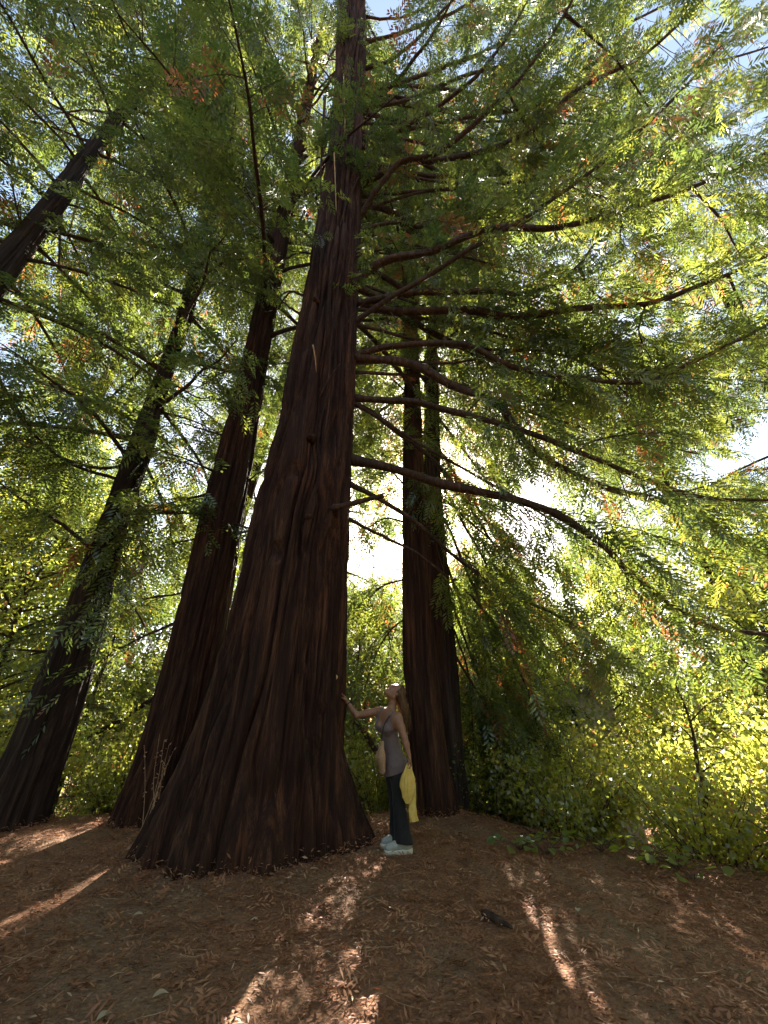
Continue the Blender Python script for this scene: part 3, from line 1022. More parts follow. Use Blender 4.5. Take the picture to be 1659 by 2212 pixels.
rng = np.random.default_rng(301)
BT = "broadleaf trees beyond the edge of the clearing"
protoA = broad_tree_proto(13.0, 3.6, 2.0, 46, 90, (0.07, 0.17), 0.16, 101)
protoB = broad_tree_proto(8.0, 3.2, 1.0, 40, 66, (0.07, 0.16), 0.11, 202)
TREES = [  # proto, x, y, scale, label
    (protoA, -12.5, 12.5, 1.0, "tall broadleaf tree filling the gap between the picture edge and the veiled leaning redwood"),
    (protoA, -10.0, 20.0, 1.15, "tall broadleaf tree in the gap between the leaning redwood and the next reddish trunk"),
    (protoA, -6.5, 25.0, 1.3, "tallest yellow-green broadleaf tree, seen between two reddish trunks high up"),
    (protoB, -6.6, 14.5, 0.75, "low bushy broadleaf tree standing just behind the two leaning redwoods"),
    (protoB, -9.6, 10.4, 1.0, "low broadleaf tree behind the foot of the veiled leaning redwood"),
    (protoB, -0.8, 14.5, 0.9, "small sunlit broadleaf tree far behind the woman in the trunk gap"),
    (protoA, 12.0, 19.0, 1.0, "tall bright broadleaf tree behind the thin crooked sapling"),
    (protoA, 18.0, 16.5, 1.1, "tall broadleaf tree at the picture edge behind the sunny shrubs"),
    (protoB, 9.0, 18.0, 1.05, "bright bushy broadleaf tree between the drooping dark branches and the sapling"),
    (protoB, 10.8, 11.0, 1.0, "bushy sunlit broadleaf tree at the picture edge above the shrub border"),
    (protoB, 4.6, 15.5, 0.85, "hazy pale broadleaf tree far beyond the drooping dark branches"),
    (protoA, 8.0, 24.0, 1.0, "far broadleaf tree showing above the bright bushy one"),
    (protoA, -16.0, 17.0, 1.1, "far broadleaf tree behind the pale dead trunk"),
    (protoB, 14.0, 9.6, 1.05, "broadleaf tree leaning in over the sunny shrubs at the frame edge"),
]
for pr, x, y, sc, lab in TREES:
    place(pr, x, y, lab, sc, group=BT)

# more tall redwoods beyond the edge, the same kind as those in the clearing
for src, x, y, rz, lab in [(two, -6.3, 12.6, 2.0, "tall redwood beyond the edge whose crown shows between the leaning redwood and the reddish one"),
                           (two, -11.5, 10.8, 3.4, "tall redwood beyond the edge whose crown fills the corner above the veiled leaning one"),
                           (three, -2.6, 12.2, 1.3, "tall redwood whose thin trunk shows high between the massive one and the reddish one"),
                           (two, 13.5, 14.0, 4.2, "tall redwood beyond the edge, highest behind the tips of the massive tree's long limbs"),
                           (three, 12.0, 9.5, 0.6, "tall redwood out past the bright shrubs, only its high crown in view")]:
    o = copy_tree(src)
    o.location = (x, y, float(gz(x, y)) - 0.1)
    o.rotation_euler = (0, 0, rz)
    o["label"] = lab
    o["group"] = "tall redwoods beyond the edge of the clearing"

# shrubs
def shrub_proto(H, R, stems, per, size, seed, name="shrub"):
    r_ = np.random.default_rng(seed)
    root = thing(name, "shrub", "shrub")
    tw, bag = Bag(), Bag()
    cen = []
    for k in range(stems):
        az = r_.uniform(0, 6.28)
        out = R * math.sqrt(r_.random())
        hh = H * r_.uniform(0.6, 1.0) * (1 - 0.35 * out / R)
        u = np.linspace(0, 1, 8)[:, None]
        b = np.array([math.cos(az), math.sin(az), 0]) * out * 0.3
        P = b + np.array([math.cos(az), math.sin(az), 0]) * out * 0.8 * u ** 1.3 + np.array([0, 0, 1.0]) * hh * u
        P = P + np.stack([vnoise(u[:, 0] * 3, k * 1.7, i * 3.1, seed) for i in range(3)], -1) * 0.12 * u
        v, f = tube(P, np.linspace(0.011, 0.003, 8), 4, cap=False)
        tw.add(v, f)
        m = 7
        cen.append(interp_path(P, r_.uniform(0.2, 1.0, m)) + r_.normal(0, 0.1, (m, 3)))
    leaf_cloud(bag, np.concatenate(cen), per, (0.12, 0.12, 0.10), size, lo=0.35, dead=0.03, aspect=0.7)
    bag.build("foliage", SHRUB_LEAF, root)["kind"] = "stuff"
    tw.build("stem_mass", TWIG, root)["kind"] = "stuff"
    return root


rng = np.random.default_rng(302)
SB = "shrubs along the edge of the clearing"
shrubA = shrub_proto(2.3, 1.2, 32, 27, (0.045, 0.09), 301)
shrubB = shrub_proto(1.3, 1.0, 28, 24, (0.04, 0.075), 302)
SHRUBS = [
    (shrubA, 4.9, 5.0, 1.0, "tall sunny shrub at the picture edge beside the thin sapling"),
    (shrubA, 4.4, 7.0, 1.05, "tall sunny shrub behind the thin crooked sapling"),
    (shrubA, 3.2, 8.6, 1.0, "yellow-green shrub in front of the pale hut"),
    (shrubB, 2.5, 6.9, 1.0, "low shrub under the tips of the drooping dark branches"),
    (shrubB, 3.35, 5.5, 0.9, "low shrub at the foot of the thin sapling, broad leaves before it"),
    (shrubB, 4.0, 4.35, 0.85, "low shrub over sunlit litter at the picture edge"),
    (shrubB, 1.9, 8.6, 1.1, "low shrub beside the dark grey slim trunk"),
    (shrubA, 6.6, 6.4, 1.15, "tallest sunny shrub, cut by the picture edge"),
    (shrubA, 0.0, 9.6, 0.85, "shrub in the gap behind the woman's legs"),
    (shrubA, -2.2, 9.8, 1.0, "shrub mostly hidden behind the massive furrowed trunk"),
    (shrubA, -4.7, 9.2, 0.95, "shrub with sunlit leaves between the feet of the two leaning redwoods"),
    (shrubB, -4.4, 8.7, 0.8, "low dark shrub touching the foot of the reddish trunk behind the massive one"),
    (shrubA, -7.2, 9.4, 1.05, "shady shrub left of the veiled leaning trunk's foot"),
    (shrubA, -9.3, 8.8, 1.1, "shady shrub at the picture edge beyond the leaning redwoods"),
]
for pr, x, y, sc, lab in SHRUBS:
    place(pr, x, y - 0.35 if x > 1.5 else y - 1.0, lab, sc, group=SB)

# young redwoods with light sprays in the gap behind the woman and to the sides
def young_redwood(H, R, seed, n=26):
    root = thing("young_redwood", "young redwood", "tree")
    s = np.linspace(0, 1, 10)
    P = np.stack([0.15 * s, 0.1 * s * s, H * s], -1)
    v, f = tube(P, 0.05 * (1 - 0.9 * s) + 0.004, 7, 0.1, seed=seed)
    obj("trunk", v, f, BARK_LIMB, root, smooth=True)
    cr, tw = Bag(), Bag()
    for k in range(n):
        q = (k + 0.5) / n
        z = H * (0.1 + 0.88 * q)
        az = k * 2.4
        L = R * (1.05 - q * 0.85)
        u = np.linspace(0, 1, 8)
        p0 = interp_path(P, np.array([z / H]))[0]
        d = np.array([math.cos(az), math.sin(az), 0])
        path = p0 + d * (u * L)[:, None] + np.array([0, 0, 1.0]) * (L * (0.25 * u - 0.5 * u * u))[:, None]
        v, f = tube(path, np.linspace(0.012, 0.004, 8), 4, cap=False)
        tw.add(v, f)
        foliate(path, cr, tw, spacing=0.12, t0=0.1, tw_len=(0.3, 0.7), droop=0.4, lo=0.35, hi=0.84, spray=(0.14, 0.26))
    cr.build("crown", NEEDLE, root)["kind"] = "stuff"
    tw.build("twig_mass", TWIG, root)["kind"] = "stuff"
    return root


rng = np.random.default_rng(303)
yr = young_redwood(5.0, 1.7, 71, n=40)
YR = "young redwoods under the tall ones"
for x, y, sc, lab in [(-0.9, 18.5, 2.3, "feathery redwood far behind the woman, its top between massive and slim trunks"),
                      (2.9, 13.4, 1.75, "feathery redwood just past the dark grey slim trunk, by the sun's glare"),
                      (5.2, 19.5, 2.3, "feathery redwood beyond the slope, below the middle of the arching long limb"),
                      (3.1, 18.5, 2.2, "feathery redwood beyond the slope just past the dark grey slim trunk"),
                      (6.5, 26.0, 3.3, "feathery redwood far beyond the slope above the pale hut"),
                      (13.5, 21.0, 2.8, "feathery redwood far off above the bright border shrubs"),
                      (0.9, 21.0, 2.6, "feathery redwood farthest off in line with the two slim trunks"),
                      (-8.0, 27.0, 3.6, "feathery redwood tallest of those far behind the leaning redwoods"),
                      (-13.0, 15.5, 2.8, "feathery redwood far off by the pale bare forked trunk"),
                      (-4.4, 23.0, 3.0, "feathery redwood far behind, between the massive trunk and the reddish one"),
                      (-0.75, 10.2, 0.9, "young redwood with bright feathery sprays behind the woman's outstretched arm"),
                      (1.0, 11.5, 1.0, "young redwood showing between the slim trunk and the drooping branches"),
                      (-9.0, 13.0, 1.5, "young redwood far behind the foot of the veiled leaning trunk"),
                      (-3.2, 11.6, 1.35, "young redwood glimpsed between the massive trunk and the reddish one behind it"),
                      (2.7, 10.8, 1.1, "young redwood behind the drooping dark branches")]:
    place(yr, x, y, lab, sc, group=YR)

# the far wood
rng = np.random.default_rng(304)
fw = Bag()
nc = 2800
ang = np.where(rng.random(nc) < 0.55, rng.uniform(-1.35, 1.35, nc), rng.uniform(1.35, 2 * math.pi - 1.35, nc))
ang = np.arctan2(np.sin(ang), np.cos(ang))
behind = np.abs(ang) > 1.35
rad = np.where(behind, rng.uniform(13, 30, nc), rng.uniform(26, 60, nc))
hgt = rng.random(nc) ** 1.2 * np.where(behind, 15.0, (7.5 + 3.0 * vnoise(ang * 6, 0.3, 0.5, 3)) * (0.75 + 0.5 * np.abs(ang)))
cc = np.stack([rad * np.sin(ang), rad * np.cos(ang), hgt - np.where(behind, 0.5, 3.2)], -1)
leaf_cloud(fw, cc, 26, (1.0, 1.0, 0.55), (0.4, 0.7))
tag(fw.build("far_woods", BROAD), "mass of woods that closes off the clearing all round", kind="stuff")

# ---------------------------------------------------------------- litter on the floor
LITTER = leaf_mat("dead_leaf", [(0.0, (0.165, 0.06, 0.026)), (0.4, (0.36, 0.15, 0.07)), (0.75, (0.50, 0.275, 0.14)), (1.0, (0.54, 0.42, 0.28))],
                  [(0.0, (0.10, 0.03, 0.01)), (0.5, (0.22, 0.08, 0.03)), (1.0, (0.3, 0.16, 0.07))], mixf=0.2, gloss=0.03, rough=0.55)


def litter():
    bag = Bag()
    # single needles, bark scraps and leaves: denser near by
    n = 72000
    ang = rng.uniform(-0.98, 0.98, n)
    rr = 0.9 + 9.0 * rng.random(n) ** 1.25
    x, y = rr * np.sin(ang) * 1.05, rr * np.cos(ang)
    patch = vnoise(x * 1.1, y * 1.1, 0.2, 77) + 0.5 * vnoise(x * 3.3, y * 3.3, 0.2, 78)
    keep = (y < edge_y(x) + 0.5) & (rng.random(n) < np.clip(0.75 + 0.6 * patch, 0.12, 1))
    x, y = x[keep], y[keep]
    n = len(x)
    z = gz(x, y) + rng.uniform(0.002, 0.022, n)
    a = rng.uniform(0, 6.28, n)
    d = np.stack([np.cos(a), np.sin(a), rng.normal(0.05, 0.22, n)], -1)
    nn = np.stack([rng.normal(0, 0.5, n), rng.normal(0, 0.5, n), np.ones(n)], -1)
    L = rng.uniform(0.015, 0.06, n) * (0.8 + 0.05 * rr[keep])
    W = np.minimum(L * rng.uniform(0.1, 0.3, n), 0.011)
    v, f = leaf_quads(np.stack([x, y, z], -1), d, nn, L, W, fold=0.3)
    bag.add(v, f, np.clip(rng.beta(1.6, 2.6, n) + 0.12 * vnoise(x * 2, y * 2, 0.1, 9), 0, 1))
    # whole fallen sprays
    n = 5200
    ang = rng.uniform(-0.98, 0.98, n)
    rr = 0.9 + 8.0 * rng.random(n) ** 1.2
    x, y = rr * np.sin(ang) * 1.05, rr * np.cos(ang)
    keep = y < edge_y(x) + 0.3
    x, y = x[keep], y[keep]
    n = len(x)
    a = rng.uniform(0, 6.28, n)
    P = np.stack([x, y, gz(x, y) + rng.uniform(0.01, 0.035, n)], -1)
    D = np.stack([np.cos(a), np.sin(a), rng.normal(0.1, 0.15, n)], -1)
    Nn = np.stack([rng.normal(0, 0.35, n), rng.normal(0, 0.35, n), np.ones(n)], -1)
    v, f, t = sprays(P, D, Nn, rng.uniform(0.06, 0.16, n), rng.uniform(0.05, 0.6, n), leaflets=7, width=0.11, ll=0.4)
    bag.add(v, f, t)
    for ring in RINGS:
        m = 2600 if ring is RINGS[0] else 900
        i = rng.integers(0, len(ring), m)
        c = ring.mean(0)
        out = unit((ring[i] - c) * np.array([1, 1, 0]))
        off = rng.exponential(0.16, m) - 0.03
        p = ring[i] + out * off[:, None]
        keep = p[:, 1] < c[1] + 0.5
        p, off = p[keep], off[keep]
        m = len(p)
        p[:, 2] = gz(p[:, 0], p[:, 1]) + rng.uniform(0, 0.10, m) * np.exp(-np.maximum(off, 0) / 0.06) + 0.01
        a = rng.uniform(0, 6.28, m)
        d = np.stack([np.cos(a), np.sin(a), rng.normal(0, 0.5, m)], -1)
        nn = np.stack([rng.normal(0, 0.6, m), rng.normal(-0.5, 0.6, m), np.ones(m)], -1)
        L = rng.uniform(0.02, 0.065, m)
        v, f = leaf_quads(p, d, nn, L, L * rng.uniform(0.12, 0.3, m), fold=0.3)
        bag.add(v, f, np.clip(rng.beta(1.4, 3.2, m), 0, 1))
    o = bag.build("leaf_litter", LITTER)
    tag(o, "carpet of brown redwood sprays, bark scraps and dead leaves", kind="stuff")
    # fine sticks
    n = 380
    ang = rng.uniform(-0.98, 0.98, n)
    rr = 0.9 + 7.5 * rng.random(n) ** 1.1
    x, y = rr * np.sin(ang) * 1.05, rr * np.cos(ang)
    a = rng.uniform(0, 6.28, n)
    ln = rng.uniform(0.08, 0.3, n)
    s = np.linspace(-0.5, 0.5, 4)
    px = x[:, None] + np.cos(a)[:, None] * ln[:, None] * s
    py = y[:, None] + np.sin(a)[:, None] * ln[:, None] * s + rng.normal(0, 0.008, (n, 4))
    pz = gz(px, py) + 0.012 + rng.uniform(0, 0.012, (n, 4))
    v, f = thin_tubes(np.stack([px, py, pz], -1), rng.uniform(0.001, 0.003, n), rng.uniform(0.0008, 0.002, n))
    b2 = Bag()
    b2.add(v, f)
    tag(b2.build("stick_litter", DRY), "thin dry sticks strewn through the litter", kind="stuff")


rng = np.random.default_rng(305)
litter()
rng = np.random.default_rng(306)
# ---------------------------------------------------------------- the woman
def surface_nets(F, lo, h):
    """quad mesh of the zero level of a sampled distance field"""
    nx, ny, nz = F.shape
    S = F < 0
    acc = np.zeros((nx - 1, ny - 1, nz - 1, 3))
    cnt = np.zeros((nx - 1, ny - 1, nz - 1))
    for ax in range(3):
        o1, o2 = [a for a in range(3) if a != ax]
        for b1 in (0, 1):
            for b2 in (0, 1):
                sl0 = [None] * 3
                sl1 = [None] * 3
                dims = (nx, ny, nz)
                sl0[ax], sl1[ax] = slice(0, dims[ax] - 1), slice(1, dims[ax])
                for o, b in ((o1, b1), (o2, b2)):
                    sl0[o] = sl1[o] = slice(b, dims[o] - 1 + b)
                a, c = F[tuple(sl0)], F[tuple(sl1)]
                x = (a < 0) != (c < 0)
                t = np.where(x, a / np.where(x, a - c, 1), 0)
                cnt += x
                acc[..., ax] += t * x
                acc[..., o1] += b1 * x
                acc[..., o2] += b2 * x
    has = cnt > 0
    idx = -np.ones(has.shape, np.int64)
    idx[has] = np.arange(has.sum())
    I = np.argwhere(has)
    V = lo + h * (I + acc[has] / cnt[has][:, None])
    quads = []
    for ax in range(3):
        o1, o2 = [(1, 2), (2, 0), (0, 1)][ax]
        sl0 = [slice(1, -1)] * 3
        sl1 = [slice(1, -1)] * 3
        sl0[ax], sl1[ax] = slice(0, -1), slice(1, None)
        a, c = S[tuple(sl0)], S[tuple(sl1)]
        for flip, mask in ((False, a & ~c), (True, ~a & c)):
            E = np.argwhere(mask)
            if not len(E):
                continue
            off = np.ones(3, int)
            off[ax] = 0
            E = E + off
            q = []
            for d1, d2 in ((-1, -1), (0, -1), (0, 0), (-1, 0)):
                e = E.copy()
                e[:, o1] += d1
                e[:, o2] += d2
                q.append(idx[e[:, 0], e[:, 1], e[:, 2]])
            q = np.stack(q, -1)
            quads.append(q[:, ::-1] if flip else q)
    return V, np.concatenate(quads)


class Field:
    def __init__(self, lo, hi, h):
        self.lo, self.h = np.array(lo, float), h
        self.n = np.ceil((np.array(hi) - self.lo) / h).astype(int) + 1
        self.F = np.full(tuple(self.n), 1.0)

    def _box(self, lo, hi, pad):
        a = np.clip(((lo - pad - self.lo) / self.h).astype(int), 0, self.n - 1)
        b = np.clip(((hi + pad - self.lo) / self.h).astype(int) + 2, 1, self.n)
        sl = tuple(slice(i, j) for i, j in zip(a, b))
        g = np.meshgrid(*[self.lo[i] + self.h * np.arange(a[i], b[i]) for i in range(3)], indexing='ij')
        return sl, np.stack(g, -1)

    def _join(self, sl, d, k, cut=False):
        f = self.F[sl]
        if cut:
            self.F[sl] = np.maximum(f, -d)
            return
        if k > 0:
            hh = np.maximum(k - np.abs(f - d), 0) / k
            self.F[sl] = np.minimum(f, d) - hh * hh * k * 0.25
        else:
            self.F[sl] = np.minimum(f, d)

    def cap(self, a, b, r1, r2, k=0.03, flat=None, cut=False):
        a, b = np.array(a, float), np.array(b, float)
        sl, p = self._box(np.minimum(a, b), np.maximum(a, b), max(r1, r2) * (1.6 if flat else 1) + k + 0.02)
        q = p - a
        ab = b - a
        t = np.clip((q @ ab) / max(ab @ ab, 1e-9), 0, 1)
        e = q - t[..., None] * ab
        if flat is not None:  # squash across the given direction
            n, s = unit(np.array(flat[0], float)), flat[1]
            dn = e @ n
            e = e + (dn * (1 / s - 1))[..., None] * n
            d = np.linalg.norm(e, axis=-1)
            R = r1 + (r2 - r1) * t
            self._join(sl, (d - R) * min(1, s), k, cut)
        else:
            self._join(sl, np.linalg.norm(e, axis=-1) - (r1 + (r2 - r1) * t), k, cut)

    def ell(self, c, axes, radii, k=0.03, cut=False):
        c = np.array(c, float)
        A = np.array([unit(np.array(a, float)) for a in axes])
        radii = np.array(radii, float)
        m = radii.max()
        sl, p = self._box(c - m, c + m, k + 0.02)
        q = (p - c) @ A.T
        w = np.linalg.norm(q / radii, axis=-1)
        g = np.linalg.norm(q / radii ** 2, axis=-1)
        self._join(sl, w * (w - 1) / np.maximum(g, 1e-6), k, cut)

    def chain(self, pts, rad, k=0.03, flat=None):
        for i in range(len(pts) - 1):
            self.cap(pts[i], pts[i + 1], rad[i], rad[i + 1], k, flat)

    def grid(self):
        return np.stack(np.meshgrid(*[self.lo[i] + self.h * np.arange(self.n[i]) for i in range(3)], indexing='ij'), -1)

    def build(self, name, mat, parent):
        v, f = surface_nets(self.F, self.lo, self.h)
        return obj(name, v, f, mat, parent, smooth=True)


def skin_mat():
    m, nt = new_mat("skin")
    L = nt.links.new
    tc = N(nt, "ShaderNodeTexCoord")
    n1 = N(nt, "ShaderNodeTexNoise", inp={"Scale": 30.0, "Detail": 3.0})
    L(tc.outputs["Object"], n1.inputs["Vector"])
    cr = ramp(nt, n1.outputs["Fac"], [(0.3, (0.23, 0.105, 0.058)), (0.7, (0.28, 0.135, 0.078))])
    b = N(nt, "ShaderNodeBsdfPrincipled", inp={"Roughness": 0.5, "Specular IOR Level": 0.4, "Subsurface Weight": 0.15, "Subsurface Scale": 0.01})
    b.inputs["Subsurface Radius"].default_value = (1.0, 0.35, 0.2)
    L(cr.outputs[0], b.inputs["Base Color"])
    o = N(nt, "ShaderNodeOutputMaterial")
    L(b.outputs[0], o.inputs[0])
    return m


SKIN = skin_mat()
HAIR = plain_mat("dark_blond_hair", (0.028, 0.013, 0.006), (0.15, 0.075, 0.034), scale=26, rough=0.55, spec=0.15, bump=0.5, stretch=(3, 3, 0.35))
TANK = plain_mat("taupe_jersey", (0.115, 0.08, 0.075), (0.155, 0.11, 0.10), scale=40, rough=0.9, bump=0.2, sheen=0.2)
PANTS = plain_mat("black_jersey", (0.0075, 0.0065, 0.006), (0.014, 0.012, 0.011), scale=40, rough=0.85, sheen=0.1)
SHOE = plain_mat("white_shoe_mesh", (0.27, 0.265, 0.235), (0.38, 0.37, 0.33), scale=60, rough=0.7)
SOLE = plain_mat("pale_foam_sole", (0.5, 0.48, 0.38), (0.6, 0.57, 0.46), scale=30, rough=0.7)
YELLOW = plain_mat("yellow_shell_cloth", (0.56, 0.36, 0.07), (0.68, 0.47, 0.12), scale=25, rough=0.6, bump=0.25)
TAN = plain_mat("tan_woven_cloth", (0.30, 0.17, 0.09), (0.40, 0.25, 0.14), scale=60, rough=0.85, bump=0.4)
DARK_STRAP = plain_mat("dark_strap", (0.03, 0.02, 0.018), (0.05, 0.035, 0.03), scale=40, rough=0.8)

J = lambda x, y, Y: at_y(x, y, Y)
UPZ = np.array([0, 0, 1.0])
head_c = J(854, 1496, 5.40)
hu = unit(np.array([0.80, 0.16, 0.55]))          # towards the crown of the head
hf = np.array([-0.55, -0.30, 0.86])
hf = unit(hf - hu * (hf @ hu))                   # out of the face, up at the tree
hs = np.cross(hu, hf)
neck_b = J(846, 1537, 5.42)
sh_n, sh_f = J(859, 1550, 5.27), J(821, 1536, 5.52)
el_n, wr_n, kn_n = J(874, 1594, 5.21), J(884, 1635, 5.20), J(888, 1654, 5.19)
el_f, wr_f, kn_f = J(770, 1545, 5.47), J(749, 1516, 5.47), J(742, 1501, 5.46)
chest, waist, hipc = J(838, 1568, 5.40), J(845, 1612, 5.41), J(854, 1655, 5.40)
hip_n, hip_f = J(862, 1662, 5.33), J(850, 1662, 5.47)
kne_n, kne_f = J(862, 1735, 5.31), J(854, 1733, 5.44)
ank_n, ank_f = J(873, 1828, 5.25), J(862, 1818, 5.41)
shv = unit(sh_n - sh_f)
fwd = unit(np.cross(shv, UPZ))
base_g = float(gz(0.14, 5.36))
lo, hi = np.array([-0.62, 5.02, -0.05]), np.array([0.45, 5.78, 1.76])

person = thing("person", "woman in taupe tank top and black trousers looking up, hand on the massive trunk", "person", (0.12, 5.38, base_g))
B = Field(lo, hi, 0.0075)
# torso
B.cap(chest + UPZ * 0.07, waist, 0.118, 0.098, 0.05, flat=(fwd, 0.72))
B.cap(waist, hipc, 0.100, 0.128, 0.05, flat=(fwd, 0.8))
B.ell(chest + fwd * 0.075 + shv * 0.07 - UPZ * 0.015, np.eye(3), (0.055, 0.055, 0.055), 0.05)
B.ell(chest + fwd * 0.075 - shv * 0.07 - UPZ * 0.015, np.eye(3), (0.055, 0.055, 0.055), 0.05)
B.cap(sh_n - UPZ * 0.01, sh_f - UPZ * 0.01, 0.05, 0.05, 0.06)
B.cap(sh_n - UPZ * 0.05 - shv * 0.04, sh_f - UPZ * 0.05 + shv * 0.04, 0.085, 0.085, 0.05, flat=(fwd, 0.75))
# neck and head
B.cap(neck_b - UPZ * 0.02, head_c - hu * 0.055 - hf * 0.035, 0.056, 0.05, 0.04)
B.ell(head_c + hu * 0.028 - hf * 0.018, (hu, hf, hs), (0.092, 0.094, 0.075), 0.0)
B.ell(head_c - hu * 0.02 + hf * 0.028, (hu, hf, hs), (0.095, 0.066, 0.062), 0.03)
B.cap(head_c - hu * 0.095 + hf * 0.062, head_c - hu * 0.06 - hf * 0.02 + hs * 0.045, 0.022, 0.022, 0.03)
B.cap(head_c - hu * 0.095 + hf * 0.062, head_c - hu * 0.06 - hf * 0.02 - hs * 0.045, 0.022, 0.022, 0.03)
B.ell(head_c - hu * 0.102 + hf * 0.068, (hu, hf, hs), (0.02, 0.02, 0.022), 0.02)
B.cap(head_c + hu * 0.02 + hf * 0.09, head_c - hu * 0.025 + hf * 0.108, 0.008, 0.013, 0.012)
B.ell(head_c - hu * 0.03 + hf * 0.1, (hu, hf, hs), (0.009, 0.012, 0.018), 0.01)
B.ell(head_c - hu * 0.058 + hf * 0.088, (hu, hf, hs), (0.008, 0.010, 0.024), 0.008)
B.ell(head_c - hu * 0.068 + hf * 0.087, (hu, hf, hs), (0.008, 0.010, 0.022), 0.008)
B.cap(head_c + hu * 0.028 + hf * 0.082 - hs * 0.05, head_c + hu * 0.028 + hf * 0.082 + hs * 0.05, 0.012, 0.012, 0.02)
for sgn in (-1, 1):
    B.ell(head_c + hu * 0.008 + hf * 0.088 + hs * sgn * 0.032, (hu, hf, hs), (0.012, 0.012, 0.016), cut=True)
    B.ell(head_c + hu * 0.008 + hf * 0.079 + hs * sgn * 0.032, (hu, hf, hs), (0.012, 0.012, 0.014), 0.0)
    B.ell(head_c - hu * 0.005 - hf * 0.012 + hs * sgn * 0.076, (hu, hf, hs), (0.03, 0.018, 0.009), 0.008)
# arms
B.chain([sh_n, (sh_n + el_n) / 2, el_n], [0.050, 0.043, 0.035], 0.03)
fm = el_n * 0.65 + wr_n * 0.35
B.chain([el_n, fm, wr_n], [0.035, 0.036, 0.024], 0.02)
B.chain([sh_f, (sh_f + el_f) / 2, el_f], [0.050, 0.044, 0.036], 0.03)
fm = el_f * 0.65 + wr_f * 0.35
B.chain([el_f, fm, wr_f], [0.036, 0.036, 0.025], 0.02)


def hand(wr, kn, palm_n, curl, spread, thumb_side, scale=1.0):
    """palm and five fingers; palm_n points out of the palm, fingers bend that way by the given angles"""
    d = unit(kn - wr)
    pn = unit(palm_n - d * (palm_n @ d))
    sd = np.cross(d, pn)
    pc = wr + d * 0.05
    B.ell(pc, (d, sd, pn), (0.052, 0.040, 0.017), 0.015)
    lens = [0.066, 0.074, 0.068, 0.054]
    for i in range(4):
        off = (i - 1.5) * 0.0195
        p = wr + d * (0.088 - 0.004 * abs(i - 1.2)) + sd * off
        dd = unit(d + sd * off * spread * 10)
        bend = 0.0
        for j, part in enumerate((0.45, 0.31, 0.24)):
            bend += curl[j]
            q = p + (dd * math.cos(bend) + pn * math.sin(bend)) * lens[i] * part
            B.cap(p, q, 0.0092 - 0.0008 * j, 0.0086 - 0.0008 * j, 0.004)
            p = q
    p = wr + d * 0.025 + sd * thumb_side * 0.03
    q = p + (d * 0.6 + sd * thumb_side * 0.75 + pn * 0.3) * 0.04
    B.cap(p, q, 0.014, 0.011, 0.012)
    B.cap(q, q + unit(d * 0.85 + sd * thumb_side * 0.1 + pn * 0.5) * 0.032, 0.0105, 0.009, 0.004)


trunk_axis = MAIN.axis(np.array([kn_f[2]]))[0]
hand(wr_f, kn_f, unit(trunk_axis - kn_f), (0.15, 0.25, 0.25), 0.9, 1)
hand(wr_n, kn_n, unit(np.array([-1.0, 0.1, -0.2])), (0.7, 1.0, 0.7), 0.2, -1)
# hidden legs inside the trousers and ankles
for a, b, c in ((hip_n, kne_n, ank_n), (hip_f, kne_f, ank_f)):
    B.chain([a - UPZ * 0.1, b, c], [0.075, 0.052, 0.036], 0.03)
body = B.build("body", SKIN, person)

# tank top: torso field, grown a little, cut at neckline, armholes and hem
Tk = Field(lo, hi, 0.0075)
Tk.cap(chest + UPZ * 0.07, waist, 0.128, 0.112, 0.05, flat=(fwd, 0.74))
Tk.cap(waist, hipc, 0.114, 0.142, 0.05, flat=(fwd, 0.84))
Tk.cap(hipc, hipc - UPZ * 0.14, 0.150, 0.158, 0.05, flat=(fwd, 0.9))
Tk.ell(chest + fwd * 0.078 + shv * 0.07 - UPZ * 0.015, np.eye(3), (0.062, 0.062, 0.062), 0.05)
Tk.ell(chest + fwd * 0.078 - shv * 0.07 - UPZ * 0.015, np.eye(3), (0.062, 0.062, 0.062), 0.05)
Tk.cap(sh_n - UPZ * 0.05 - shv * 0.04, sh_f - UPZ * 0.05 + shv * 0.04, 0.092, 0.092, 0.05, flat=(fwd, 0.78))
Tk.cap(sh_n - UPZ * 0.008 - shv * 0.05, sh_f - UPZ * 0.008 + shv * 0.05, 0.054, 0.054, 0.05)
p = Tk.grid()
q = p - chest
side = q @ shv
front_ = q @ fwd
Tk.F -= 0.006 * vnoise(side * 16, front_ * 10 + q[..., 2] * 9, q[..., 2] * 5, 31) + 0.004 * vnoise(side * 40, q[..., 2] * 22, front_ * 12, 32)
hem = hipc[2] - 0.05 + 0.38 * (-(p - hipc) @ fwd) + 0.10 * np.abs((p - hipc) @ shv)
Tk.F = np.maximum(Tk.F, hem - p[..., 2])
Tk.F = np.maximum(Tk.F, p[..., 2] - (max(sh_n[2], sh_f[2]) + 0.06))
# neckline scoop
scoop = np.sqrt((side / 0.085) ** 2 + ((q[..., 2] - 0.155 + 0.02 * (front_ > 0)) / np.where(front_ > 0, 0.145, 0.07)) ** 2) - 1
Tk.F = np.maximum(Tk.F, -scoop * 0.08)
for s_, sh in ((1, sh_n), (-1, sh_f)):
    e = p - (sh - UPZ * 0.045 + shv * s_ * 0.02)
    r = np.sqrt(((e @ shv) / 0.062) ** 2 + (e[..., 2] / 0.115) ** 2 + ((e @ fwd) / 0.085) ** 2)
    Tk.F = np.maximum(Tk.F, -(r - 1) * 0.06)
tank = Tk.build("tank_top", TANK, person)

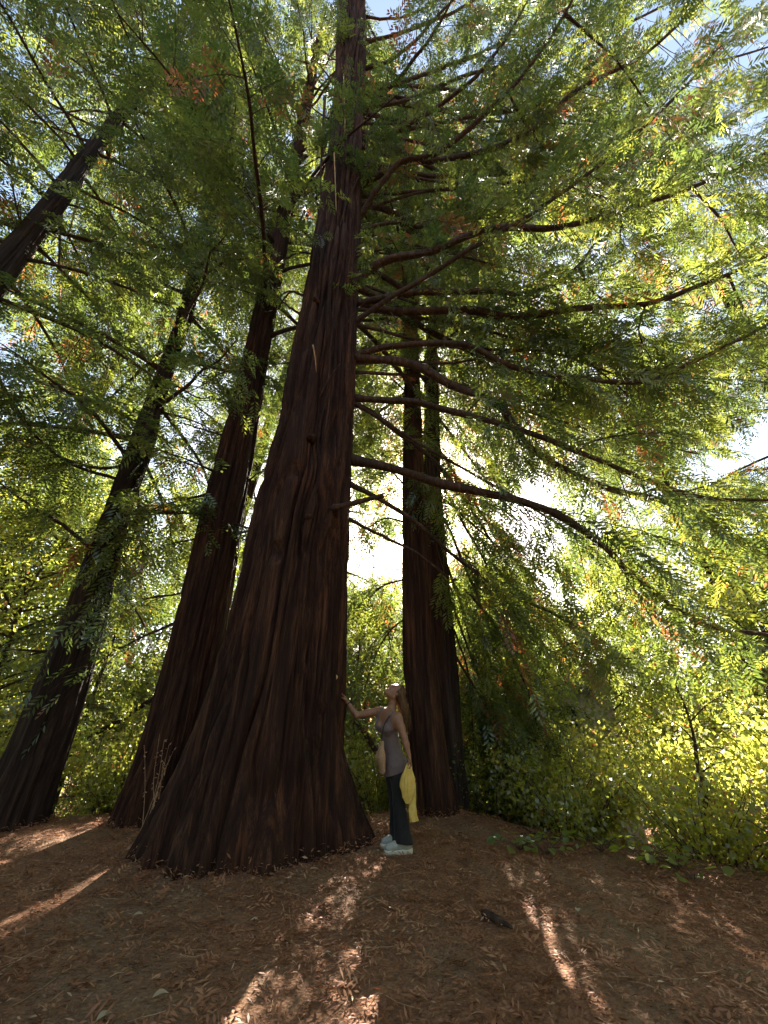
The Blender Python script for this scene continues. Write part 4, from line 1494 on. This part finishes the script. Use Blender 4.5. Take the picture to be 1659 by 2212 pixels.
# flared trousers
Pn = Field(np.array([-0.15, 5.10, -0.02]), np.array([0.42, 5.72, 1.02]), 0.0075)
Pn.cap(hipc + UPZ * 0.06, hipc - UPZ * 0.06, 0.105, 0.122, 0.04, flat=(fwd, 0.8))
for a, b, c in ((hip_n, kne_n, ank_n), (hip_f, kne_f, ank_f)):
    hm = c - UPZ * 0.02
    Pn.chain([a - UPZ * 0.09, b], [0.092, 0.070], 0.03)
    Pn.chain([b, (b + hm) / 2, hm], [0.066, 0.080, 0.112], 0.02)
p = Pn.grid()
q = p - hipc
Pn.F -= 0.006 * vnoise((q @ shv) * 18, (q @ fwd) * 18, q[..., 2] * 3.0, 41)
hem_z = base_g + 0.075 + 0.10 * ((p - ank_n) @ fwd)
Pn.F = np.maximum(Pn.F, hem_z - p[..., 2])
Pn.F = np.maximum(Pn.F, p[..., 2] - (hipc[2] + 0.10))
Pn.build("trousers", PANTS, person)

# hair: a cap over the skull and locks that hang down behind
H = Field(head_c - np.array([0.26, 0.26, 0.55]), head_c + np.array([0.3, 0.26, 0.2]), 0.0065)
H.ell(head_c + hu * 0.036 - hf * 0.026, (hu, hf, hs), (0.098, 0.098, 0.088), 0.0)
back = head_c + hu * 0.06 - hf * 0.07
hd = np.array([0.10, 0.0, -1.0])
for i, a in enumerate(np.linspace(-1, 1, 9)):
    st = head_c + hu * (0.05 - 0.03 * abs(a)) - hf * 0.05 + hs * a * 0.075
    mid = st + np.array([0.045 + 0.01 * math.sin(i * 2.1), 0.01 * math.cos(i * 1.7), -0.13]) - hs * a * 0.01
    ed = mid + np.array([0.02 + 0.012 * math.sin(i * 1.3), 0.012 * math.sin(i), -0.23 - 0.04 * math.sin(i * 2.7)])
    H.chain([st, mid, ed], [0.036, 0.036, 0.009], 0.02)
p = H.grid()
q = p - head_c
H.F -= 0.006 * vnoise(q[..., 0] * 60, q[..., 1] * 60, q[..., 2] * 7, 51) + 0.004 * vnoise(q[..., 0] * 120, q[..., 1] * 120, q[..., 2] * 10, 52)
# keep the face free
face = np.maximum(((q @ hf) * -1 + 0.022) , (q @ hu) - 0.088)
H.F = np.maximum(H.F, -face)
hair = H.build("hair", HAIR, person)
lk = Bag()
for i in range(80):
    a = rng.uniform(-1, 1)
    st = head_c + hu * rng.uniform(0.02, 0.08) - hf * rng.uniform(0.05, 0.1) + hs * a * 0.075
    u = np.linspace(0, 1, 7)[:, None]
    P = st + np.array([0.065, 0, 0]) * u ** 0.7 + np.array([rng.normal(0, 0.012), rng.normal(0, 0.02), 0]) * u + UPZ * (-rng.uniform(0.22, 0.43) * u) + np.array([0.012, 0.01, 0]) * np.sin(u * 9 + i)
    v, f = tube(P, np.linspace(0.005, 0.0015, 7), 4, cap=False)
    lk.add(v, f)
lk.build("hair_strands", HAIR, person, smooth=True)["kind"] = "stuff"

# bracelet on the raised wrist
u = np.linspace(0, 2 * np.pi, 17)
dv = unit(wr_f - el_f)
e1 = unit(np.cross(dv, UPZ))
e2 = np.cross(dv, e1)
wc = wr_f - dv * 0.03
v, f = tube(wc + 0.031 * (np.cos(u)[:, None] * e1 + np.sin(u)[:, None] * e2), 0.006, 6, cap=False)
obj("hair_tie", v, f, DARK_STRAP, person, smooth=True)


def shoe(ank, direction):
    d = unit(np.array([direction[0], direction[1], 0]))
    s = np.array([-d[1], d[0], 0])
    g = float(gz(ank[0], ank[1])) + 0.0
    c = np.array([ank[0], ank[1], g + 0.014]) + d * 0.06
    F_ = Field(c - np.array([0.25, 0.25, 0.03]), c + np.array([0.25, 0.25, 0.2]), 0.006)
    F_.cap(c - d * 0.10 + UPZ * 0.055, c + d * 0.11 + UPZ * 0.045, 0.042, 0.038, 0.03)
    F_.cap(c - d * 0.09 + UPZ * 0.06, c - d * 0.07 + UPZ * 0.125, 0.044, 0.036, 0.04)
    F_.cap(c - d * 0.06 + UPZ * 0.10, c + d * 0.06 + UPZ * 0.06, 0.036, 0.034, 0.04)
    p = F_.grid()
    F_.F = np.maximum(F_.F, (c[2] + 0.028) - p[..., 2])
    up = F_.build("shoe", SHOE, person)
    S_ = Field(c - np.array([0.25, 0.25, 0.03]), c + np.array([0.25, 0.25, 0.1]), 0.006)
    S_.cap(c - d * 0.105 + UPZ * 0.015, c - d * 0.02 + UPZ * 0.015, 0.05, 0.042, 0.02)
    S_.cap(c - d * 0.02 + UPZ * 0.015, c + d * 0.115 + UPZ * 0.018, 0.042, 0.046, 0.02)
    p = S_.grid()
    S_.F = np.maximum(S_.F, p[..., 2] - (c[2] + 0.032 + 0.06 * np.clip(-((p - c) @ d), 0, 0.1)))
    S_.F = np.maximum(S_.F, (c[2] - 0.012) - p[..., 2])
    S_.build("sole", SOLE, up)


shoe(ank_n + fwd * 0.0, fwd * np.array([1, 0.3, 0]))
shoe(ank_f + np.array([0.01, 0.0, 0]), fwd * np.array([1, 0.3, 0]))

# shoulder bag at her front
bag_top, bag_mid, bag_bot = J(825, 1606, 5.26), J(822, 1636, 5.25), J(826, 1664, 5.26)
Bg = Field(bag_mid - 0.3, bag_mid + 0.3, 0.007)
Bg.chain([bag_top, bag_mid, bag_bot], [0.030, 0.058, 0.048], 0.04, flat=(fwd, 0.55))
p = Bg.grid()
q = p - bag_mid
Bg.F -= 0.005 * vnoise(q[..., 0] * 30, q[..., 1] * 30, q[..., 2] * 7, 61)
bag_t = thing("shoulder_bag", "soft tan bag hanging at the woman's front on a thin dark strap", "bag", bag_bot)
Bg.build("pouch", TAN, bag_t)
st = smooth_path([bag_top, J(826, 1585, 5.24), J(833, 1558, 5.25), J(850, 1541, 5.29), J(861, 1548, 5.36), J(862, 1575, 5.44)], 24)
v, f = tube(st, 0.0075, 6)
obj("strap", v, f, DARK_STRAP, bag_t, smooth=True)

# yellow jacket held in the hanging hand
def cloth_tube(path, rad, squash, nrm, seed, folds=9, n=64, depth=0.38):
    path = np.asarray(path, float)
    k = len(path)
    T = tangents(path)
    e1 = unit(np.cross(T, nrm))
    e2 = np.cross(e1, T)
    a = np.linspace(0, 2 * np.pi, n, endpoint=False)
    kk, aa = np.meshgrid(np.arange(k) / k, a, indexing='ij')
    w = 1 + depth * np.sin(folds * aa + 3 * vnoise(kk * 3, np.cos(aa) * 2, np.sin(aa) * 2, seed)) * (0.5 + 0.5 * vnoise(kk * 5, np.cos(aa) * 3, np.sin(aa) * 3, seed + 1)) + 0.12 * vnoise(kk * 6, np.cos(aa) * 4, np.sin(aa) * 4, seed + 2)
    R = np.asarray(rad)[:, None] * w
    v = path[:, None, :] + (R * np.cos(aa))[..., None] * e1[:, None, :] + (R * np.sin(aa) * squash)[..., None] * e2[:, None, :]
    i, j = np.meshgrid(np.arange(k - 1), np.arange(n), indexing='ij')
    j2 = (j + 1) % n
    f = np.stack([i * n + j, i * n + j2, (i + 1) * n + j2, (i + 1) * n + j], -1).reshape(-1, 4)
    return v.reshape(-1, 3), f


YJ = 5.17
jk = thing("jacket", "yellow jacket hanging from the woman's lowered hand, one sleeve trailing", "jacket", J(880, 1735, YJ))
ax_ = smooth_path([J(884, 1650, YJ), J(883, 1662, YJ), J(881, 1690, YJ), J(881, 1715, YJ), J(881, 1736, YJ)], 26)
prof = np.interp(np.linspace(0, 1, 26), [0, 0.12, 0.35, 0.6, 0.85, 1.0], [0.024, 0.036, 0.062, 0.072, 0.054, 0.022])
v, f = cloth_tube(ax_, prof, 0.42, np.array([0, 1.0, 0.1]), 71)
obj("jacket_body", v, f, YELLOW, jk, smooth=True)
sl_ = smooth_path([J(890, 1690, YJ + 0.03), J(891, 1720, YJ + 0.03), J(890, 1745, YJ + 0.02), J(894, 1775, YJ + 0.02)], 18)
v, f = cloth_tube(sl_, np.interp(np.linspace(0, 1, 18), [0, 0.5, 1], [0.032, 0.036, 0.042]), 0.4, np.array([0, 1.0, 0.1]), 73, folds=5, n=28)
obj("sleeve", v, f, YELLOW, jk, smooth=True)

# ---------------------------------------------------------------- small things
# pale round scar of a cut branch on the massive trunk, and a broken stub
th_, z_, p_ = theta_toward(MAIN, 723, 1463)
nrm = unit(p_ - MAIN.axis(np.array([p_[2]]))[0])
nrm = unit(unit(nrm * np.array([1, 1, 0])) * 0.5 + unit(CAM - p_) * np.array([1, 1, 0.2]))
pc = p_ + nrm * 0.02
v, f = tube(np.array([pc - nrm * 0.16, pc - nrm * 0.02, pc]), [0.045, 0.036, 0.032], 12, 0.05)
SCAR = plain_mat("cut_wood", (0.45, 0.3, 0.16), (0.6, 0.43, 0.25), scale=25)
obj("cut_branch_scar", v, f, SCAR, main, smooth=False)
sp, t0 = px_limb(MAIN, [(705, 1100), (745, 1092), (790, 1080), (826, 1072)], 1.0)
th_, z_, p_ = theta_toward(MAIN, 712, 1097)
dstub = np.linalg.norm(p_ - CAM) / np.linalg.norm(ray(712, 1097))
sp = smooth_path([CAM + ray(x, y) * dstub * q for (x, y, q) in ((702, 1102, 1.03), (735, 1094, 0.985), (790, 1080, 0.98), (818, 1074, 0.98), (828, 1071, 0.98))], 18)
v, f = tube(sp, np.interp(np.linspace(0, 1, 18), [0, 0.3, 0.85, 1], [0.075, 0.042, 0.033, 0.036]), 10, 0.25, seed=5)
obj("broken_stub", v, f, BARK_LIMB, main, smooth=True)
for k, (x, y) in enumerate([(668, 1118), (600, 1170), (672, 945), (683, 650)]):
    th_, z_, p_ = theta_toward(MAIN, x, y)
    n_ = unit((p_ - MAIN.axis(np.array([p_[2]]))[0]) * np.array([1, 1, 0]))
    v, f = tube(np.array([p_ - n_ * 0.1, p_ + n_ * 0.02, p_ + n_ * 0.07 - UPZ * 0.01]), [0.07, 0.055, 0.03], 10, 0.35, seed=k)
    obj("branch_knot", v, f, BARK_RED, main, smooth=True)

# thin dead twigs and bark strips that hang along the upper stem
for k, pts in enumerate([[(702, 208), (698, 290), (693, 380), (696, 450)], [(722, 330), (725, 420), (728, 490)], [(742, 160), (745, 260), (744, 380)], [(735, 265), (728, 200), (715, 120)],
                         [(752, 330), (765, 250), (790, 170)], [(728, 520), (745, 450), (775, 380)], [(676, 745), (681, 775), (683, 805)], [(690, 860), (712, 815), (735, 785)],
                         [(728, 735), (755, 690), (790, 650)], [(750, 430), (762, 380), (800, 300)]]):
    th_, z_, p_ = theta_toward(MAIN, *pts[len(pts) // 2])
    tt = np.linalg.norm(p_ - CAM) / np.linalg.norm(ray(*pts[len(pts) // 2])) * 0.985
    pth = smooth_path([CAM + ray(x, y) * tt for x, y in pts], 12)
    v, f = tube(pth, np.linspace(0.013 if k else 0.035, 0.006 if k else 0.02, 12), 6, 0.2, seed=k)
    obj("dead_twig", v, f, DRY if k in (1, 2, 6) else BARK_LIMB, main, smooth=True)
# thin dead branches on the far side of the stem's upper part
for k, pts in enumerate([[(720, 180), (690, 140), (660, 115)], [(722, 260), (690, 245), (640, 205)], [(716, 300), (670, 290), (628, 310)], [(712, 330), (680, 345), (640, 368)], [(700, 455), (665, 420), (645, 395)],
                         [(680, 548), (650, 545), (620, 540)], [(660, 640), (625, 632), (600, 670)], [(650, 680), (620, 660), (600, 640)]]):
    pth, t0 = px_limb(MAIN, pts, 1.05, t_scale=1.05)
    add_limb(main, pth, 0.03, 0.008, sides=6)

# fallen branch piece on the floor
def on_floor(px_, lift=0.0):
    out = []
    for x, y in px_:
        d = ray(x, y)
        t = (-CAM_H) / d[2]
        for _ in range(6):
            p = CAM + d * t
            t = (float(gz(p[0], p[1])) - CAM_H) / d[2]
        p = CAM + d * t
        out.append([p[0], p[1], float(gz(p[0], p[1])) + lift])
    return np.array(out)


pth = smooth_path(on_floor([(1040, 1982), (1062, 1992), (1085, 2005), (1108, 2018)], 0.03), 14)
v, f = tube(pth, np.interp(np.linspace(0, 1, 14), [0, 0.15, 0.7, 1], [0.012, 0.026, 0.02, 0.008]), 10, 0.3, seed=9)
tag(obj("fallen_branch", v, f, BARK_LIMB, smooth=True), "short dark piece of fallen branch lying on brown litter", "branch")
for pts, lab in [
                 ([(1545, 1990), (1552, 2004), (1560, 2016)], "short pale stick lying by itself on shaded litter"),
                 ([(1130, 1790), (1180, 1815), (1210, 1812)], "thin dead stick leaning out under the low shrubs")]:
    pth = smooth_path(on_floor(pts, 0.014), 10)
    v, f = tube(pth, np.linspace(0.011, 0.005, 10), 6, 0.2)
    tag(obj("fallen_stick", v, f, DRY if 'pale' in lab else BARK_LIMB, smooth=True), lab, "stick", "sticks on the forest floor")


def fallen_leaf(px_, size, az, lab, mat):
    p = on_floor([px_], 0.022)[0]
    n = 9
    u = np.linspace(0, 1, n)
    w = np.sin(np.pi * u ** 0.8) * 0.32 + 0.004
    d = np.array([math.cos(az), math.sin(az), 0])
    s = np.array([-d[1], d[0], 0])
    L = []
    for k in (-1, -0.5, 0, 0.5, 1):
        L.append(p + d[None] * ((u - 0.5) * size)[:, None] + s[None] * (w * size * k)[:, None] + UPZ[None] * ((0.10 * abs(k) * w * 3 + 0.12 * np.sin(u * 3.0)) * size)[:, None])
    v = np.stack(L, 1).reshape(-1, 3)
    i, j = np.meshgrid(np.arange(n - 1), np.arange(4), indexing='ij')
    f = np.stack([i * 5 + j, i * 5 + j + 1, (i + 1) * 5 + j + 1, (i + 1) * 5 + j], -1).reshape(-1, 4)
    tag(obj("fallen_leaf", v, f, mat, tint=np.full(len(f), 1.0), smooth=True), lab, "leaf", "pale leaves dropped on the litter")


PALE_LEAF = leaf_mat("pale_dry_leaf", [(0, (0.34, 0.25, 0.15)), (1, (0.42, 0.32, 0.2))], [(0, (0.3, 0.2, 0.1)), (1, (0.3, 0.2, 0.1))], mixf=0.2)
for px_, size, az, lab in [((296, 1988), 0.075, 0.3, "pale dead leaf furthest back in the shade before the massive trunk"), ((344, 2165), 0.075, 0.5, "pale curled leaf lying near the dark bare soil in the foreground"),
                           ((549, 1998), 0.06, 0.2, "small pale leaf on shaded litter before the middle of the massive trunk"), ((222, 2312 - 100), 0.07, 0.9, "pale leaf lowest in the shaded litter of the foreground"),
                           ((1090, 2008), 0.05, 0.4, "small pale leaf touching the dark fallen branch piece"), ((1250, 1975), 0.06, 1.2, "pale leaf on the streak of sunlight behind the dark branch piece")]:
    fallen_leaf(px_, size, az, lab, PALE_LEAF)

# dry sprouts before the second trunk
b3 = Bag()
base = on_floor([(318, 1800)])[0]
ds = thing("dry_sprout", "clump of thin dry sprouts with curled leaves catching light before the reddish trunk", "plant", base)
for k in range(8):
    tx, ty = rng.uniform(312, 372), rng.uniform(1590, 1760)
    if k < 4:
        tx, ty = 345 + 10 * k, 1585 + 12 * k
    top = at_y(tx, ty, base[1] + rng.uniform(-0.1, 0.1))
    pth = smooth_path([base + rng.normal(0, 0.05, 3) * np.array([1, 1, 0]), (base * 0.55 + top * 0.45) + rng.normal(0, 0.04, 3), top], 9)
    v, f = tube(pth, np.linspace(0.0045, 0.002, 9), 5, cap=False)
    obj("stem", v, f, DRY, ds, smooth=True)
    m = 16
    P = interp_path(pth, rng.uniform(0.35, 1, m))
    vv, ff = leaf_quads(P, rng.normal(0, 1, (m, 3)) + np.array([0, 0, 0.4]), rng.normal(0, 1, (m, 3)), rng.uniform(0.02, 0.05, m), rng.uniform(0.01, 0.02, m))
    b3.add(vv, ff, rng.uniform(0.5, 1, m))
b3.build("leaf_mass", LITTER, ds)["kind"] = "stuff"

# broad bright leaves along the border
LEAFY = leaf_mat("bright_ground_leaf", [(0, (0.07, 0.12, 0.02)), (1, (0.12, 0.16, 0.03))], [(0, (0.35, 0.5, 0.04)), (1, (0.55, 0.6, 0.06))], mixf=0.55)
for k, (x, y, lab) in enumerate([(1125, 1838, "broad-leaved ground plant furthest along the border, under the drooping branch tips"), (1180, 1848, "broad-leaved ground plant beside the thin dead stick under the shrubs"),
                                 (1300, 1842, "broad-leaved ground plant before the low shrub, in shade"), (1400, 1868, "large bright ground plant at the foot of the crooked sapling"),
                                 (1465, 1880, "bright ground plant spilling onto the sunlit litter"), (1500, 1905, "smallest bright ground plant, out on the litter by the sapling"), (1345, 1790, "tall broad-leaved plant standing among the reddish stems")]):
    b = on_floor([(x, y)])[0]
    pl = thing("ground_plant", lab, "plant", b, "broad-leaved plants at the border")
    nl = 16 if 'smallest' not in lab else 8
    stm = Bag()
    for j in range(nl):
        az = j * 2.4 + rng.normal(0, 0.3)
        rr = 0.05 + 0.17 * math.sqrt((j + 0.5) / nl)
        tip = b + np.array([math.cos(az) * rr * 1.3, math.sin(az) * rr, rng.uniform(0.06, 0.17)])
        v, f = tube(smooth_path([b, (b + tip) / 2 + UPZ * 0.03, tip], 5), 0.003, 4, cap=False)
        stm.add(v, f)
        d = unit(np.array([math.cos(az), math.sin(az), rng.normal(-0.1, 0.25)]))
        nn = unit(np.array([rng.normal(0, 0.4), rng.normal(0, 0.4), 1.0]))
        L = rng.uniform(0.06, 0.11)
        sd = unit(np.cross(d, nn))
        nn = np.cross(sd, d)
        ol = [(0, 0.0), (0.12, 0.38), (0.4, 0.5), (0.75, 0.33), (1.0, 0.0)]
        vv = [tip + d * L * a for a, w in ol]
        lf = [tip + d * L * a + sd * L * w + nn * L * 0.12 for a, w in ol[1:4]]
        rt = [tip + d * L * a - sd * L * w + nn * L * 0.12 for a, w in ol[1:4]]
        V = np.array(vv + lf + rt)
        Fq = np.array([[0, 1, 2, 5], [5, 2, 6, 6], [2, 3, 4, 7], [2, 7, 6, 6], [0, 8, 2, 1], [8, 9, 2, 2], [9, 10, 2, 2], [2, 10, 4, 3]])
        tri = []
        for q_ in Fq:
            tri.append([q_[0], q_[1], q_[2]])
            if q_[3] != q_[2]:
                tri.append([q_[0], q_[2], q_[3]])
        obj("leaf", V, np.array(tri), LEAFY, pl, tint=np.full(len(tri), rng.random()), smooth=True)
    stm.build("stem_mass", TWIG, pl)["kind"] = "stuff"

# crooked sapling by the border
sap_base = on_floor([(1545, 1858)])[0]
sY = sap_base[1]
sap = thing("crooked_sapling", "thin crooked dark sapling leaning over the shrubs of the border", "tree", sap_base)
pth = smooth_path([sap_base, at_y(1518, 1815, sY), at_y(1522, 1745, sY), at_y(1525, 1705, sY), at_y(1508, 1660, sY + 0.1), at_y(1500, 1600, sY + 0.15), at_y(1485, 1540, sY + 0.2), at_y(1460, 1480, sY + 0.2)], 40)
v, f = tube(pth, np.linspace(0.035, 0.010, 40), 8, 0.2)
obj("trunk", v, f, BARK_LIMB, sap, smooth=True)
for pts in [[(1522, 1705), (1500, 1690), (1470, 1670)], [(1512, 1670), (1545, 1650), (1590, 1640)], [(1500, 1600), (1470, 1570), (1430, 1545)], [(1490, 1560), (1530, 1520), (1570, 1500)]]:
    p2 = smooth_path([at_y(x, y, sY + 0.1) for x, y in pts], 10)
    v, f = tube(p2, np.linspace(0.012, 0.004, 10), 5)
    obj("branch", v, f, BARK_LIMB, sap, smooth=True)
lb = Bag()
cen = np.concatenate([interp_path(pth, rng.uniform(0.5, 1, 40)) + rng.normal(0, 0.3, (40, 3))])
leaf_cloud(lb, cen, 14, (0.14, 0.14, 0.1), (0.05, 0.09))
lb.build("crown", BROAD, sap)["kind"] = "stuff"

# leaning dead log behind the woman
lg = smooth_path([at_y(768, 1556, 8.6), at_y(785, 1580, 8.5), at_y(812, 1622, 8.4), at_y(850, 1690, 8.3)], 16)
v, f = tube(lg, np.linspace(0.045, 0.065, 16), 9, 0.15, seed=4)
tag(obj("leaning_log", v, f, BARK_LIMB, smooth=True), "grey dead log leaning in the gap behind the woman's waist", "log")
lg = smooth_path([at_y(180, 1605, 8.8), at_y(262, 1553, 8.9), at_y(345, 1500, 9.0)], 16)
v, f = tube(lg, np.linspace(0.075, 0.04, 16), 9, 0.15, seed=6)
tag(obj("fallen_limb", v, f, BARK_GREY, smooth=True), "dark fallen limb slanting between the feet of the two leaning redwoods", "limb")

# pale dead trunk far off, with a fork
pd = thing("dead_trunk", "pale bare forked trunk far off behind the sprays of the leaning redwood", "tree", at_y(5, 1130, 17.0) * np.array([1, 1, 0]) + np.array([0, 0, -3.5]))
pb = at_y(5, 1130, 17.0)
v, f = tube(smooth_path([np.array([pb[0] - 4.0, 17.0, -4.0]), np.array([pb[0] - 2.0, 17.0, pb[2] * 0.4]), pb, at_y(60, 1060, 17.0), at_y(130, 985, 17.0)], 24), np.linspace(0.32, 0.12, 24), 10, 0.1, seed=8)
obj("trunk", v, f, BARK_PALE, pd, smooth=True)
v, f = tube(smooth_path([at_y(40, 1085, 17.0), at_y(52, 1040, 17.0), at_y(55, 985, 17.0)], 10), np.linspace(0.16, 0.09, 10), 8, 0.1, seed=9)
obj("fork", v, f, BARK_PALE, pd, smooth=True)
# hazy grey trunk behind the raised arm
gp = at_y(766, 1560, 12.0)
v, f = tube(np.array([[gp[0], 12.0, -2.5], [gp[0], 12.0, 1.0], [gp[0] + 0.05, 12.0, 2.2], [gp[0] + 0.1, 12.1, 3.4]]), [0.16, 0.13, 0.11, 0.04], 10, 0.1)
gt = thing("slender_tree", "slender grey trunk in the sunlit gap above the woman's outstretched arm", "tree", (gp[0], 12.0, -2.4))
obj("trunk", v, f, BARK_PALE, gt, smooth=True)

# pale hut glimpsed through leaves
hx, hy = 7.6, 18.5
h0 = float(gz(hx, hy))
hut = thing("hut", "pale hut with a dark window opening glimpsed through the leaves beyond the border", "hut", (hx, hy, h0))


def box(lo_, hi_):
    lo_, hi_ = np.array(lo_, float), np.array(hi_, float)
    c = np.array([[a, b, c] for a in (0, 1) for b in (0, 1) for c in (0, 1)], float)
    v = lo_ + c * (hi_ - lo_)
    f = np.array([[0, 1, 3, 2], [4, 6, 7, 5], [0, 4, 5, 1], [2, 3, 7, 6], [0, 2, 6, 4], [1, 5, 7, 3]])
    return v, f


PLASTER = plain_mat("beige_plaster", (0.42, 0.36, 0.30), (0.5, 0.44, 0.37), scale=6, rough=0.9)
ROOF = plain_mat("grey_roofing", (0.10, 0.10, 0.10), (0.18, 0.17, 0.16), scale=8, rough=0.9)
GLASS = plain_mat("dark_window_glass", (0.02, 0.03, 0.035), (0.03, 0.04, 0.05), scale=3, rough=0.1, spec=0.6)
v, f = box((hx - 1.6, hy - 1.2, h0 - 0.3), (hx + 1.6, hy + 1.2, 2.3))
obj("wall", v, f, PLASTER, hut)
v = np.array([[hx - 1.9, hy - 1.5, 2.3], [hx + 1.9, hy - 1.5, 2.3], [hx + 1.9, hy + 1.5, 2.3], [hx - 1.9, hy + 1.5, 2.3], [hx - 1.9, hy, 3.1], [hx + 1.9, hy, 3.1]])
f = np.array([[0, 1, 5, 4], [2, 3, 4, 5], [0, 3, 2, 1], [0, 4, 3, 3], [1, 2, 5, 5]])
tri = []
for q_ in f:
    tri.append([q_[0], q_[1], q_[2]])
    if q_[3] != q_[2]:
        tri.append([q_[0], q_[2], q_[3]])
obj("roof", v, np.array(tri), ROOF, hut)
v, f = box((hx - 0.9, hy - 1.26, 1.1), (hx + 0.1, hy - 1.203, 1.9))
wf = obj("window", v, f, BARK_PALE, hut)
v, f = box((hx - 0.82, hy - 1.275, 1.18), (hx + 0.02, hy - 1.262, 1.82))
obj("pane", v, f, GLASS, wf)
